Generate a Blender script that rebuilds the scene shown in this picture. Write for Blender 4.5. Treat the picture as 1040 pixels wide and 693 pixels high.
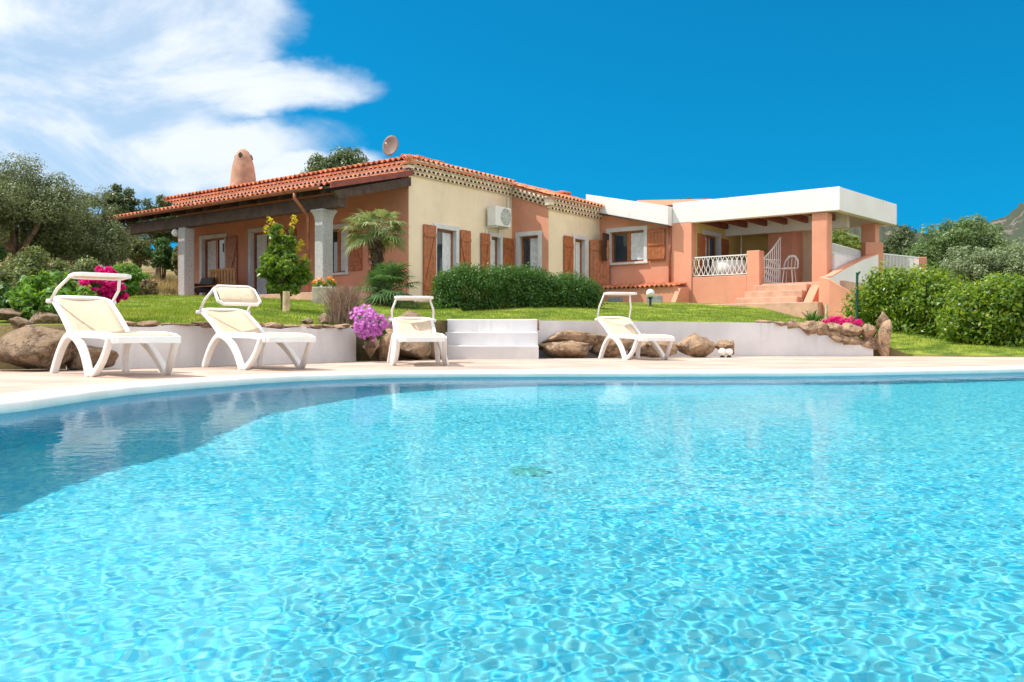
import bpy, bmesh, math, random
import numpy as np
from mathutils import Vector, Matrix
R = math.radians
random.seed(7)
for o in list(bpy.data.objects):
    bpy.data.objects.remove(o)
S = bpy.context.scene
# ---------------------------------------------------------------- camera
FPX, HOR, CZ = 900.0, 344.0, 0.31
cam = bpy.data.objects.new('camera', bpy.data.cameras.new('camera'))
S.collection.objects.link(cam)
cam.location = (0, 0, CZ)
cam.rotation_euler = (R(90), 0, 0)
cam.data.sensor_width = 36.0
cam.data.lens = 36.0 * FPX / 1040.0
cam.data.shift_y = -(346.5 - HOR) / 1040.0
cam.data.clip_start = 0.05
cam.data.clip_end = 6000
S.camera = cam
# ---------------------------------------------------------------- sun and sky
SUN_EL = R(57)
SUN_DIR = Vector((-1.0, 0.0, 0)).normalized() * math.cos(SUN_EL) + Vector((0, 0, math.sin(SUN_EL)))
sun = bpy.data.objects.new('sun', bpy.data.lights.new('sun', 'SUN'))
S.collection.objects.link(sun)
sun.data.energy = 4.9
sun.data.angle = R(0.5)
sun.data.color = (1.0, 0.95, 0.87)
sun.rotation_euler = SUN_DIR.to_track_quat('Z', 'Y').to_euler()
sun.data.cycles.is_caustics_light = True
W = bpy.data.worlds.new('World')
S.world = W
W.use_nodes = True
wn, wl = W.node_tree.nodes, W.node_tree.links
wn.clear()


def N(tree, typ, **kw):
    n = tree.nodes.new(typ)
    for k, v in kw.items():
        if k == 'ins':
            for i, val in v.items():
                n.inputs[i].default_value = val
        else:
            setattr(n, k, v)
    return n


def mathn(tree, op, a, b=None, clamp=False):
    n = tree.nodes.new('ShaderNodeMath')
    n.operation = op
    n.use_clamp = clamp
    for i, v in ((0, a), (1, b)):
        if v is None:
            continue
        if isinstance(v, (int, float)):
            n.inputs[i].default_value = v
        else:
            tree.links.new(v, n.inputs[i])
    return n.outputs[0]


def smooth(tree, val, a, b):
    n = tree.nodes.new('ShaderNodeMapRange')
    n.interpolation_type = 'SMOOTHSTEP'
    tree.links.new(val, n.inputs[0])
    n.inputs[1].default_value = a
    n.inputs[2].default_value = b
    return n.outputs[0]


def build_world():
    t = W.node_tree
    sky = N(t, 'ShaderNodeTexSky', sky_type='NISHITA')
    sky.sun_disc = False
    sky.sun_elevation = SUN_EL
    sky.sun_rotation = math.atan2(SUN_DIR.x, SUN_DIR.y)
    sky.altitude = 50
    sky.air_density = 1.0
    sky.dust_density = 0.15
    sky.ozone_density = 3.0
    # deep polarised Mediterranean blue
    tint = N(t, 'ShaderNodeMix', data_type='RGBA', blend_type='MULTIPLY', ins={0: 1.0})
    tint.inputs[7].default_value = SKY_TINT
    t.links.new(sky.outputs[0], tint.inputs[6])
    tc = N(t, 'ShaderNodeTexCoord')
    # the clear air of the photo keeps its deep blue far down the sky: look the sky up a little higher
    up = N(t, 'ShaderNodeVectorMath', operation='MULTIPLY_ADD')
    up.inputs[1].default_value = (1, 1, 0.75)
    up.inputs[2].default_value = (0, 0, SKY_LIFT)
    nrm = N(t, 'ShaderNodeVectorMath', operation='NORMALIZE')
    t.links.new(tc.outputs['Generated'], up.inputs[0]); t.links.new(up.outputs[0], nrm.inputs[0]); t.links.new(nrm.outputs[0], sky.inputs[0])
    sx = N(t, 'ShaderNodeSeparateXYZ')
    t.links.new(tc.outputs['Generated'], sx.inputs[0])
    x, y, z = sx.outputs
    az = mathn(t, 'ARCTAN2', x, y)          # 0 towards the villa, + to the right
    hyp = mathn(t, 'SQRT', mathn(t, 'ADD', mathn(t, 'MULTIPLY', x, x), mathn(t, 'MULTIPLY', y, y)))
    el = mathn(t, 'ARCTAN2', z, hyp)
    cb = N(t, 'ShaderNodeCombineXYZ')
    t.links.new(az, cb.inputs[0]); t.links.new(el, cb.inputs[1])
    # large soft bank of cloud; the swirl pushes its outline about
    mp = N(t, 'ShaderNodeMapping')
    mp.inputs['Scale'].default_value = (1.0, 1.7, 1.0)
    mp.inputs['Location'].default_value = (3.1, 0.4, 0.0)
    t.links.new(cb.outputs[0], mp.inputs[0])
    n1 = N(t, 'ShaderNodeTexNoise', ins={'Scale': 3.2, 'Detail': 9.0, 'Roughness': 0.55, 'Distortion': 0.35})
    t.links.new(mp.outputs[0], n1.inputs['Vector'])
    n2 = N(t, 'ShaderNodeTexNoise', ins={'Scale': 8.0, 'Detail': 8.0, 'Roughness': 0.6, 'Distortion': 0.5})
    t.links.new(mp.outputs[0], n2.inputs['Vector'])
    n1o = mathn(t, 'SUBTRACT', n1.outputs[0], 0.5)
    n2o = mathn(t, 'SUBTRACT', n2.outputs[0], 0.5)
    wob = mathn(t, 'ADD', mathn(t, 'MULTIPLY', n1o, 0.30), mathn(t, 'MULTIPLY', n2o, 0.22))
    nw = N(t, 'ShaderNodeTexNoise', ins={'Scale': 5.0, 'Detail': 5.0, 'Roughness': 0.55})
    t.links.new(mp.outputs[0], nw.inputs['Vector'])
    sw_ = N(t, 'ShaderNodeSeparateColor')
    t.links.new(nw.outputs['Color'], sw_.inputs[0])
    azw = mathn(t, 'ADD', az, mathn(t, 'MULTIPLY', mathn(t, 'SUBTRACT', sw_.outputs[0], 0.5), 0.16))
    elw = mathn(t, 'ADD', el, mathn(t, 'MULTIPLY', mathn(t, 'SUBTRACT', sw_.outputs[1], 0.5), 0.13))
    def blob(cx, cy, rx, ry, rot, soft=1.0):
        dx = mathn(t, 'SUBTRACT', azw, cx); dy = mathn(t, 'SUBTRACT', elw, cy)
        c, s = math.cos(rot), math.sin(rot)
        u = mathn(t, 'DIVIDE', mathn(t, 'ADD', mathn(t, 'MULTIPLY', dx, c), mathn(t, 'MULTIPLY', dy, s)), rx)
        v = mathn(t, 'DIVIDE', mathn(t, 'SUBTRACT', mathn(t, 'MULTIPLY', dy, c), mathn(t, 'MULTIPLY', dx, s)), ry)
        r = mathn(t, 'SQRT', mathn(t, 'ADD', mathn(t, 'MULTIPLY', u, u), mathn(t, 'MULTIPLY', v, v)))
        return mathn(t, 'SUBTRACT', 1.0, r)
    fields = [blob(*b) for b in CLOUDS]
    f = fields[0]
    for g in fields[1:]:
        f = mathn(t, 'MAXIMUM', f, g)
    f = mathn(t, 'ADD', f, mathn(t, 'MULTIPLY', wob, 2.6))
    dens = smooth(t, f, -0.04, 0.50)
    # thin patches inside the bank where blue comes through
    n3 = N(t, 'ShaderNodeTexNoise', ins={'Scale': 4.2, 'Detail': 8.0, 'Roughness': 0.58, 'Distortion': 0.6})
    mp3 = N(t, 'ShaderNodeMapping')
    mp3.inputs['Location'].default_value = (7.3, 2.2, 1.0)
    mp3.inputs['Scale'].default_value = (1.0, 1.6, 1.0)
    t.links.new(cb.outputs[0], mp3.inputs[0]); t.links.new(mp3.outputs[0], n3.inputs['Vector'])
    thin = smooth(t, n3.outputs[0], 0.36, 0.58)
    dens = mathn(t, 'MULTIPLY', dens, mathn(t, 'ADD', mathn(t, 'MULTIPLY', thin, 0.48), 0.50))
    # unseen bright cloud added beside, behind and overhead to fill the shaded walls
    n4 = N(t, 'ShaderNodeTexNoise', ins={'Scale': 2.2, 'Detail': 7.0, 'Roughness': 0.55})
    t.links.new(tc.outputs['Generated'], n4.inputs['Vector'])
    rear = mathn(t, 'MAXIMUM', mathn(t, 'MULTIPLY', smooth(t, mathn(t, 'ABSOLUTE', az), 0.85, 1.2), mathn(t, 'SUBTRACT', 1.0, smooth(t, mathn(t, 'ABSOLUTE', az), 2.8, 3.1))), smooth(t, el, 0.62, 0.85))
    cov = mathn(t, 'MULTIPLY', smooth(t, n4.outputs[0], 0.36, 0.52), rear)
    ccol = N(t, 'ShaderNodeMix', data_type='RGBA')
    ccol.inputs[6].default_value = (5.0, 6.0, 7.2, 1)
    ccol.inputs[7].default_value = (8.6, 8.6, 8.7, 1)
    t.links.new(n1.outputs[0], ccol.inputs[0])
    mix = N(t, 'ShaderNodeMix', data_type='RGBA')
    t.links.new(dens, mix.inputs[0]); t.links.new(tint.outputs[2], mix.inputs[6]); t.links.new(ccol.outputs[2], mix.inputs[7])
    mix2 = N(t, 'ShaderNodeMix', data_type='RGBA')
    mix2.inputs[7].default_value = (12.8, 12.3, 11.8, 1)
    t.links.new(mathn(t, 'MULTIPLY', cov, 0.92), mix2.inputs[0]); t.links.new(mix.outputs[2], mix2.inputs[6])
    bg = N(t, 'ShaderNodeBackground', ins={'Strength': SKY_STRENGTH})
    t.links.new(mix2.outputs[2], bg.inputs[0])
    out = N(t, 'ShaderNodeOutputWorld')
    t.links.new(bg.outputs[0], out.inputs[0])


SKY_STRENGTH = 0.13
SKY_TINT = (0.025, 0.87, 1.10, 1)
SKY_LIFT = 0.16
CLOUDS = [(-0.50, 0.25, 0.27, 0.19, 0.0), (-0.33, 0.32, 0.13, 0.12, 0.6), (-0.255, 0.27, 0.125, 0.040, 0.20), (-0.30, 0.29, 0.10, 0.05, 0.3), (-0.36, 0.19, 0.19, 0.06, 0.1), (-0.23, 0.17, 0.12, 0.03, 0.15)]
build_world()
S.render.engine = 'CYCLES'
S.view_settings.view_transform = 'Standard'
S.view_settings.look = 'None'
S.view_settings.gamma = 1
S.view_settings.use_curve_mapping = False
S.view_settings.exposure = 0.08
S.cycles.use_denoising = True
S.cycles.denoiser = 'OPENIMAGEDENOISE'
S.cycles.max_bounces = 10
S.cycles.diffuse_bounces = 4
S.cycles.transparent_max_bounces = 16
S.cycles.caustics_refractive = True
S.cycles.caustics_reflective = False
S.cycles.sample_clamp_indirect = 6.0
COL = S.collection

# ---------------------------------------------------------------- helpers
def at(px, py, Y):
    return Vector(((px - 520.0) / FPX * Y, Y, CZ + (HOR - py) / FPX * Y))


def wloc(o):
    v = Vector((0, 0, 0))
    while o is not None:
        v += Vector(o.location)
        o = o.parent
    return v


def tag(o, label=None, cat=None, group=None, kind=None):
    for k, v in (('label', label), ('category', cat), ('group', group), ('kind', kind)):
        if v:
            o[k] = v
    return o


def thing(name, label, cat, loc=(0, 0, 0), group=None):
    o = bpy.data.objects.new(name, None)
    o.empty_display_size = 0.2
    COL.objects.link(o)
    o.location = loc
    return tag(o, label, cat, group)


def add_mesh(name, verts, faces, mat, parent=None, smooth=False, base=None):
    """verts in world metres; the object sits at its parent's (or base's) point."""
    V = np.asarray(verts, dtype=np.float64).reshape(-1, 3)
    off = wloc(parent) if parent is not None else Vector(base or (0, 0, 0))
    V = V - np.array(off)
    me = bpy.data.meshes.new(name)
    if isinstance(faces, np.ndarray) and faces.ndim == 2:
        n, k = faces.shape
        me.vertices.add(len(V)); me.vertices.foreach_set('co', V.astype(np.float32).ravel())
        me.loops.add(n * k); me.loops.foreach_set('vertex_index', faces.astype(np.int32).ravel())
        me.polygons.add(n)
        me.polygons.foreach_set('loop_start', np.arange(0, n * k, k, dtype=np.int32))
        me.polygons.foreach_set('loop_total', np.full(n, k, dtype=np.int32))
        me.update(calc_edges=True)
    else:
        me.from_pydata([tuple(v) for v in V], [], [tuple(f) for f in faces])
        me.update()
    if smooth:
        me.polygons.foreach_set('use_smooth', np.ones(len(me.polygons), dtype=bool))
    o = bpy.data.objects.new(name, me)
    COL.objects.link(o)
    if mat is not None:
        me.materials.append(mat)
    if parent is not None:
        o.parent = parent
    else:
        o.location = off
    return o


class MB:
    """collects solids, then links them as ONE mesh object"""
    def __init__(self):
        self.v, self.f = [], []

    def add(self, verts, faces):
        b = len(self.v)
        self.v += [tuple(p) for p in verts]
        self.f += [tuple(i + b for i in f) for f in faces]
        return self

    def box(self, o, a, b, c):
        """corner o, edge vectors a, b, c"""
        o, a, b, c = Vector(o), Vector(a), Vector(b), Vector(c)
        if a.cross(b).dot(c) < 0:
            a, b = b, a
        p = [o, o + a, o + a + b, o + b, o + c, o + a + c, o + a + b + c, o + b + c]
        return self.add(p, [(0, 3, 2, 1), (4, 5, 6, 7), (0, 1, 5, 4), (1, 2, 6, 5), (2, 3, 7, 6), (3, 0, 4, 7)])

    def cbox(self, c, x, y, z):
        """box by centre and full edge vectors"""
        c, x, y, z = Vector(c), Vector(x), Vector(y), Vector(z)
        return self.box(c - x / 2 - y / 2 - z / 2, x, y, z)

    def prism(self, pts, ext):
        """planar polygon pts extruded by ext"""
        pts = [Vector(p) for p in pts]
        ext = Vector(ext)
        n = Vector((0, 0, 0))
        for i in range(len(pts)):
            n += pts[i].cross(pts[(i + 1) % len(pts)])
        if n.dot(ext) > 0:
            pts = pts[::-1]
        k = len(pts)
        f = [tuple(range(k)), tuple(range(2 * k - 1, k - 1, -1))]
        for i in range(k):
            j = (i + 1) % k
            f.append((j, i, i + k, j + k))
        return self.add(pts + [p + ext for p in pts], f)

    def tube(self, path, r, n=8, caps=True):
        """round bar through the points of path; r one radius or one per point"""
        path = [Vector(p) for p in path]
        rr = r if isinstance(r, (list, tuple)) else [r] * len(path)
        rings = []
        up = None
        for i, p in enumerate(path):
            d = (path[min(i + 1, len(path) - 1)] - path[max(i - 1, 0)]).normalized()
            if up is None:
                up = Vector((0, 0, 1)) if abs(d.z) < 0.9 else Vector((1, 0, 0))
            s = d.cross(up)
            if s.length < 1e-4:
                s = d.orthogonal()
            s.normalize()
            up = s.cross(d).normalized()
            rings.append([p + (s * math.cos(2 * math.pi * k / n) + up * math.sin(2 * math.pi * k / n)) * rr[i] for k in range(n)])
        b = len(self.v)
        for ring in rings:
            self.v += [tuple(q) for q in ring]
        for i in range(len(rings) - 1):
            for k in range(n):
                k2 = (k + 1) % n
                self.f.append((b + i * n + k, b + i * n + k2, b + (i + 1) * n + k2, b + (i + 1) * n + k))
        if caps:
            self.f.append(tuple(b + k for k in range(n))[::-1])
            e = b + (len(rings) - 1) * n
            self.f.append(tuple(e + k for k in range(n)))
        return self

    def flat(self, path, w, wdir, th):
        """flat bar: rectangular section, width w along wdir, thickness th"""
        path = [Vector(p) for p in path]
        wdir = Vector(wdir).normalized()
        b = len(self.v)
        for i, p in enumerate(path):
            d = (path[min(i + 1, len(path) - 1)] - path[max(i - 1, 0)]).normalized()
            t = d.cross(wdir).normalized()
            for sw, st in ((-1, -1), (1, -1), (1, 1), (-1, 1)):
                self.v.append(tuple(p + wdir * w / 2 * sw + t * th / 2 * st))
        for i in range(len(path) - 1):
            for k in range(4):
                k2 = (k + 1) % 4
                self.f.append((b + i * 4 + k, b + i * 4 + k2, b + i * 4 + 4 + k2, b + i * 4 + 4 + k))
        self.f.append((b + 3, b + 2, b + 1, b))
        e = b + (len(path) - 1) * 4
        self.f.append((e, e + 1, e + 2, e + 3))
        return self

    def lathe(self, c, prof, n=20):
        """profile [(r, z)] turned about a vertical axis through c"""
        c = Vector(c)
        b = len(self.v)
        for r, z in prof:
            for k in range(n):
                a = 2 * math.pi * k / n
                self.v.append((c.x + r * math.cos(a), c.y + r * math.sin(a), c.z + z))
        for i in range(len(prof) - 1):
            for k in range(n):
                k2 = (k + 1) % n
                self.f.append((b + i * n + k, b + i * n + k2, b + (i + 1) * n + k2, b + (i + 1) * n + k))
        self.f.append(tuple(b + k for k in range(n))[::-1])
        e = b + (len(prof) - 1) * n
        self.f.append(tuple(e + k for k in range(n)))
        return self

    def build(self, name, mat, parent=None, smooth=False, bevel=0.0, base=None, segs=2):
        o = add_mesh(name, self.v, self.f, mat, parent, smooth, base)
        if bevel:
            m = o.modifiers.new('bevel', 'BEVEL')
            m.width = bevel
            m.segments = segs
            m.limit_method = 'ANGLE'
            m.angle_limit = R(40)
        return o


def copy_tree(o, parent=None):
    c = o.copy()
    COL.objects.link(c)
    if parent is not None:
        c.parent = parent
    for ch in list(o.children):
        copy_tree(ch, c)
    return c


# ---------------------------------------------------------------- materials
def mat(name, col, rough=0.6, var=0.12, scale=6.0, bump=0.15, bscale=60.0, metal=0.0, spec=0.5, hue=0.0, trans=None, detail=5.0, bdist=0.01):
    m = bpy.data.materials.new(name)
    m.use_nodes = True
    t = m.node_tree
    b = t.nodes['Principled BSDF']
    b.inputs['Roughness'].default_value = rough
    b.inputs['Metallic'].default_value = metal
    b.inputs['Specular IOR Level'].default_value = spec
    tc = N(t, 'ShaderNodeTexCoord')
    n = N(t, 'ShaderNodeTexNoise', ins={'Scale': scale, 'Detail': detail, 'Roughness': 0.6})
    t.links.new(tc.outputs['Object'], n.inputs['Vector'])
    lo = [max(0, c * (1 - var * 1.6)) for c in col]
    hi = [min(1, c * (1 + var * 1.4)) for c in col]
    if hue:
        lo[0] *= 1 - hue; hi[0] *= 1 + hue
    mx = N(t, 'ShaderNodeMix', data_type='RGBA')
    mx.inputs[6].default_value = (*lo, 1); mx.inputs[7].default_value = (*hi, 1)
    t.links.new(smooth(t, n.outputs[0], 0.28, 0.72), mx.inputs[0])
    t.links.new(mx.outputs[2], b.inputs['Base Color'])
    if bump:
        n2 = N(t, 'ShaderNodeTexNoise', ins={'Scale': bscale, 'Detail': 4.0, 'Roughness': 0.6})
        t.links.new(tc.outputs['Object'], n2.inputs['Vector'])
        bp = N(t, 'ShaderNodeBump', ins={'Strength': bump, 'Distance': bdist})
        t.links.new(n2.outputs[0], bp.inputs['Height'])
        t.links.new(bp.outputs[0], b.inputs['Normal'])
    return m


def leaf_mat(name, cols, rough=0.45, transl=0.35, spec=0.4, patch=None):
    """leaf colour differs from leaf to leaf (each leaf is a loose face)"""
    m = bpy.data.materials.new(name)
    m.use_nodes = True
    t = m.node_tree
    b = t.nodes['Principled BSDF']
    out = t.nodes['Material Output']
    g = N(t, 'ShaderNodeNewGeometry')
    cr = N(t, 'ShaderNodeValToRGB')
    el = cr.color_ramp.elements
    el[0].position = 0.0; el[0].color = (*cols[0], 1)
    el[1].position = 1.0; el[1].color = (*cols[-1], 1)
    for i, c in enumerate(cols[1:-1]):
        e = el.new((i + 1) / (len(cols) - 1)); e.color = (*c, 1)
    t.links.new(g.outputs['Random Per Island'], cr.inputs[0])
    col_out = cr.outputs[0]
    if patch:
        tc = N(t, 'ShaderNodeTexCoord')
        pn = N(t, 'ShaderNodeTexNoise', ins={'Scale': 0.55, 'Detail': 5.0, 'Roughness': 0.65})
        t.links.new(tc.outputs['Object'], pn.inputs['Vector'])
        pm = N(t, 'ShaderNodeMix', data_type='RGBA'); pm.inputs[7].default_value = (*patch, 1)
        t.links.new(mathn(t, 'MULTIPLY', smooth(t, pn.outputs[0], .48, .68), .75), pm.inputs[0])
        t.links.new(col_out, pm.inputs[6])
        col_out = pm.outputs[2]
    t.links.new(col_out, b.inputs['Base Color'])
    b.inputs['Roughness'].default_value = rough
    b.inputs['Specular IOR Level'].default_value = spec
    tr = N(t, 'ShaderNodeBsdfTranslucent')
    hs = N(t, 'ShaderNodeHueSaturation', ins={'Hue': 0.48, 'Saturation': 1.1, 'Value': 1.6})
    t.links.new(col_out, hs.inputs['Color'])
    t.links.new(hs.outputs[0], tr.inputs['Color'])
    mx = N(t, 'ShaderNodeMixShader', ins={0: transl})
    t.links.new(b.outputs[0], mx.inputs[1]); t.links.new(tr.outputs[0], mx.inputs[2])
    t.links.new(mx.outputs[0], out.inputs['Surface'])
    return m
POOL_FLOOR = ((0.12, 0.60, 0.77), (0.20, 0.68, 0.81), (0.06, 0.52, 0.75))
POOL_WALL = ((0.006, 0.52, 0.76), (0.010, 0.58, 0.80), (0.005, 0.47, 0.72))
WATER_COL = (0.86, 1.0, 1.0, 1)
WSTEP = 0.0052
WBUMP = 0.0
WREFL = 0.42
WAVES = [(0.5, 6, 0.004), (0.10, 14, 0.008), (0.034, 48, 0.018)]
# ================================================================ POOL
WZ = -0.045                                    # water level, deck top = 0
def pool_pt(px, py):
    Y = (CZ - WZ) * FPX / (py - HOR)
    return Vector(((px - 520) / FPX * Y, Y, 0))
edge_px = [(0, 420), (50, 412.5), (100, 405), (150, 399), (220, 393), (300, 387.4), (400, 384), (500, 383), (620, 382.8), (820, 382.3), (900, 381), (980, 379.6), (1040, 378.2)]
ctrl = [pool_pt(*e) for e in edge_px]
ctrl = [Vector((-1.75, -3.5, 0)), Vector((-2.35, 0.3, 0)), Vector((-2.68, 3.2, 0))] + ctrl + [Vector((8.6, 11.2, 0)), Vector((9.6, 9.2, 0)), Vector((9.8, 6, 0)), Vector((9.0, 1, 0)), Vector((8.5, -3.5, 0))]


def catmull(P, k=8):
    out = []
    for i in range(len(P) - 1):
        p0, p1, p2, p3 = P[max(i - 1, 0)], P[i], P[i + 1], P[min(i + 2, len(P) - 1)]
        for j in range(k):
            s = j / k
            out.append(0.5 * ((2 * p1) + (p2 - p0) * s + (2 * p0 - 5 * p1 + 4 * p2 - p3) * s * s + (3 * p1 - p0 - 3 * p2 + p3) * s ** 3))
    out.append(P[-1].copy())
    return out


rim = catmull(ctrl, 8)
# even out little kinks left by reading the outline
for _ in range(6):
    rim = [rim[0]] + [(rim[i - 1] + rim[i] * 2 + rim[i + 1]) / 4 for i in range(1, len(rim) - 1)] + [rim[-1]]


def offset(P, d):
    out = []
    for i, p in enumerate(P):
        t = (P[min(i + 1, len(P) - 1)] - P[max(i - 1, 0)]).normalized()
        out.append(p + Vector((-t.y, t.x, 0)) * d)      # outwards: left of travel
    return out


def mosaic(name, c1, c2, c3, tile=0.02, rare=(0.26, 0.76, 0.84)):
    m = bpy.data.materials.new(name)
    m.use_nodes = True
    t = m.node_tree
    b = t.nodes['Principled BSDF']
    b.inputs['Roughness'].default_value = 0.35
    tc = N(t, 'ShaderNodeTexCoord')
    sn = N(t, 'ShaderNodeVectorMath', operation='SNAP')
    sn.inputs[1].default_value = (tile, tile, tile)
    ad = N(t, 'ShaderNodeVectorMath', operation='ADD')
    ad.inputs[1].default_value = (0.0037, 0.0041, 0.0043)
    t.links.new(tc.outputs['Object'], ad.inputs[0]); t.links.new(ad.outputs[0], sn.inputs[0])
    wnz = N(t, 'ShaderNodeTexWhiteNoise', noise_dimensions='3D')
    t.links.new(sn.outputs[0], wnz.inputs['Vector'])
    cr = N(t, 'ShaderNodeValToRGB')
    cr.color_ramp.interpolation = 'CONSTANT'
    e = cr.color_ramp.elements
    e[0].position = 0; e[0].color = (*c1, 1)
    e[1].position = 0.42; e[1].color = (*c2, 1)
    x = e.new(0.78); x.color = (*c3, 1)
    x = e.new(0.965); x.color = (*rare, 1)
    t.links.new(wnz.outputs[0], cr.inputs[0])
    # grout between the tiles
    fr = N(t, 'ShaderNodeVectorMath', operation='FRACTION')
    sc = N(t, 'ShaderNodeVectorMath', operation='SCALE'); sc.inputs['Scale'].default_value = 1 / tile
    t.links.new(ad.outputs[0], sc.inputs[0]); t.links.new(sc.outputs[0], fr.inputs[0])
    sp = N(t, 'ShaderNodeSeparateXYZ'); t.links.new(fr.outputs[0], sp.inputs[0])
    gx = mathn(t, 'LESS_THAN', sp.outputs[0], 0.08); gy = mathn(t, 'LESS_THAN', sp.outputs[1], 0.08)
    gr = mathn(t, 'MAXIMUM', gx, gy)
    mx = N(t, 'ShaderNodeMix', data_type='RGBA')
    mx.inputs[7].default_value = (0.62, 0.75, 0.78, 1)
    t.links.new(mathn(t, 'MULTIPLY', gr, 0.15), mx.inputs[0]); t.links.new(cr.outputs[0], mx.inputs[6])
    t.links.new(mx.outputs[2], b.inputs['Base Color'])
    return m


M = {}
M['mosaic_floor'] = mosaic('mosaic_floor', *POOL_FLOOR)
M['mosaic_wall'] = mosaic('mosaic_wall', *POOL_WALL, rare=POOL_WALL[0])
M['coping'] = mat('coping', (0.78, 0.75, 0.70), 0.5, 0.05, 3, 0.08, 90)
M['deck'] = mat('deck', (0.49, 0.375, 0.305), 0.75, 0.16, 0.9, 0.25, 140, detail=8.0)

# basin: walls with a coved foot, then the floor
POOL_Z = -1.42
mbw = MB()
prof = [(0.0, -0.02), (0.0, POOL_Z + 0.30), (-0.03, POOL_Z + 0.16), (-0.10, POOL_Z + 0.06), (-0.22, POOL_Z)]
rows = []
for d, z in prof:
    rows.append([Vector((p.x, p.y, z)) for p in offset(rim, d)])
n = len(rim)
V = [tuple(p) for r in rows for p in r]
F = []
for i in range(len(rows) - 1):
    for j in range(n - 1):
        F.append((i * n + j, i * n + j + 1, (i + 1) * n + j + 1, (i + 1) * n + j))
F.append((0, n, 2 * n, 3 * n, 4 * n, 5 * n - 1, 4 * n - 1, 3 * n - 1, 2 * n - 1, n - 1))
basin = tag(add_mesh('pool_wall', V, F, M['mosaic_wall'], smooth=False), kind='structure')
fl = [tuple(p) for p in rows[-1]]
floor_o = tag(add_mesh('pool_floor', fl, [tuple(range(n))[::-1]], M['mosaic_floor']), kind='structure')
floor_o.cycles.is_caustics_receiver = True
basin.cycles.is_caustics_receiver = True

# water: a real rippled sheet
def wave_height(X, Y, seed=3):
    rng = np.random.default_rng(seed)
    h = np.zeros_like(X)
    for lam, cnt, slope in WAVES:
        for _ in range(cnt):
            l = lam * rng.uniform(0.72, 1.4)
            a = rng.uniform(0, 2 * math.pi)
            k = 2 * math.pi / l
            amp = slope / k / math.sqrt(cnt)
            # wave groups: each train swells and fades over some metres
            h += amp * np.sin(k * (X * math.cos(a) + Y * math.sin(a)) + rng.uniform(0, 6.28))
    calm = 0.8 + 0.2 * np.sin(0.9 * X + 1.3 + 0.6 * np.sin(0.7 * Y)) * np.sin(0.75 * Y + 0.4)
    return h * calm


xs = np.concatenate([np.arange(-3.4, -1.3, .011), np.arange(-1.3, 1.3, WSTEP), np.arange(1.3, 4.5, .011), np.arange(4.5, 9.95, .016)])
ys = [-3.45]
while ys[-1] < 13.1:
    ys.append(ys[-1] + (0.06 if ys[-1] < 0.6 else WSTEP * (1.0 + 0.20 * ys[-1])))
ys = np.array(ys)
X, Y = np.meshgrid(xs, ys)
Z = WZ + wave_height(X, Y)
# keep only what lies inside the rim
poly = np.array([(p.x, p.y) for p in offset(rim, 0.004)])
def inside(px, py, poly):
    c = np.zeros(px.shape, dtype=bool)
    x0, y0 = poly[-1]
    for x1, y1 in poly:
        cond = ((y1 > py) != (y0 > py)) & (px < (x0 - x1) * (py - y1) / (y0 - y1 + 1e-12) + x1)
        c ^= cond
        x0, y0 = x1, y1
    return c
poly_w = np.array([(p.x, p.y) for p in offset(rim, 0.05)])
ins = inside(X, Y, poly_w)
nx = len(xs)
idx = np.arange(X.size).reshape(X.shape)
quad = np.stack([idx[:-1, :-1], idx[:-1, 1:], idx[1:, 1:], idx[1:, :-1]], -1).reshape(-1, 4)
keep = (ins[:-1, :-1] & ins[:-1, 1:] & ins[1:, 1:] & ins[1:, :-1]).ravel()
quad = quad[keep]
used = np.unique(quad)
remap = np.full(X.size, -1); remap[used] = np.arange(len(used))
wm = bpy.data.materials.new('water')
wm.use_nodes = True
t = wm.node_tree
t.nodes.clear()
out = N(t, 'ShaderNodeOutputMaterial')
tc = N(t, 'ShaderNodeTexCoord')
nz = N(t, 'ShaderNodeTexNoise', ins={'Scale': 16.0, 'Detail': 2.0, 'Roughness': 0.5})
t.links.new(tc.outputs['Object'], nz.inputs['Vector'])
bp = N(t, 'ShaderNodeBump', ins={'Strength': WBUMP, 'Distance': 0.02})
t.links.new(nz.outputs[0], bp.inputs['Height'])
rf = N(t, 'ShaderNodeBsdfRefraction', ins={'Roughness': 0.0, 'IOR': 1.33})
rf.inputs['Color'].default_value = WATER_COL
gl = N(t, 'ShaderNodeBsdfGlossy', ins={'Roughness': 0.02})
fz = N(t, 'ShaderNodeFresnel', ins={'IOR': 1.33})
for s_ in (rf.inputs['Normal'], gl.inputs['Normal'], fz.inputs['Normal']):
    if WBUMP:
        t.links.new(bp.outputs[0], s_)
mx = N(t, 'ShaderNodeMixShader')
t.links.new(mathn(t, 'MULTIPLY', fz.outputs[0], WREFL), mx.inputs[0])
t.links.new(rf.outputs[0], mx.inputs[1]); t.links.new(gl.outputs[0], mx.inputs[2])
t.links.new(mx.outputs[0], out.inputs['Surface'])
Vw = np.stack([X.ravel()[used], Y.ravel()[used], Z.ravel()[used]], -1)
water = tag(add_mesh('pool_water', Vw, remap[quad], wm, smooth=True), kind='structure')
water.cycles.is_caustics_caster = True

# coping: bull-nosed white edge
cp = [(-0.012, -0.06), (-0.032, -0.045), (-0.038, -0.02), (-0.03, 0.002), (-0.005, 0.012), (0.30, 0.012), (0.30, -0.10), (-0.002, -0.10)]
rows = [[Vector((p.x, p.y, z)) for p in offset(rim, d)] for d, z in cp]
rows.append(rows[0])
V = [tuple(p) for r in rows for p in r]
F = [(i * n + j, i * n + j + 1, (i + 1) * n + j + 1, (i + 1) * n + j) for i in range(len(rows) - 1) for j in range(n - 1)]
tag(add_mesh('pool_coping', V, F, M['coping'], smooth=True), kind='structure')
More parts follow.
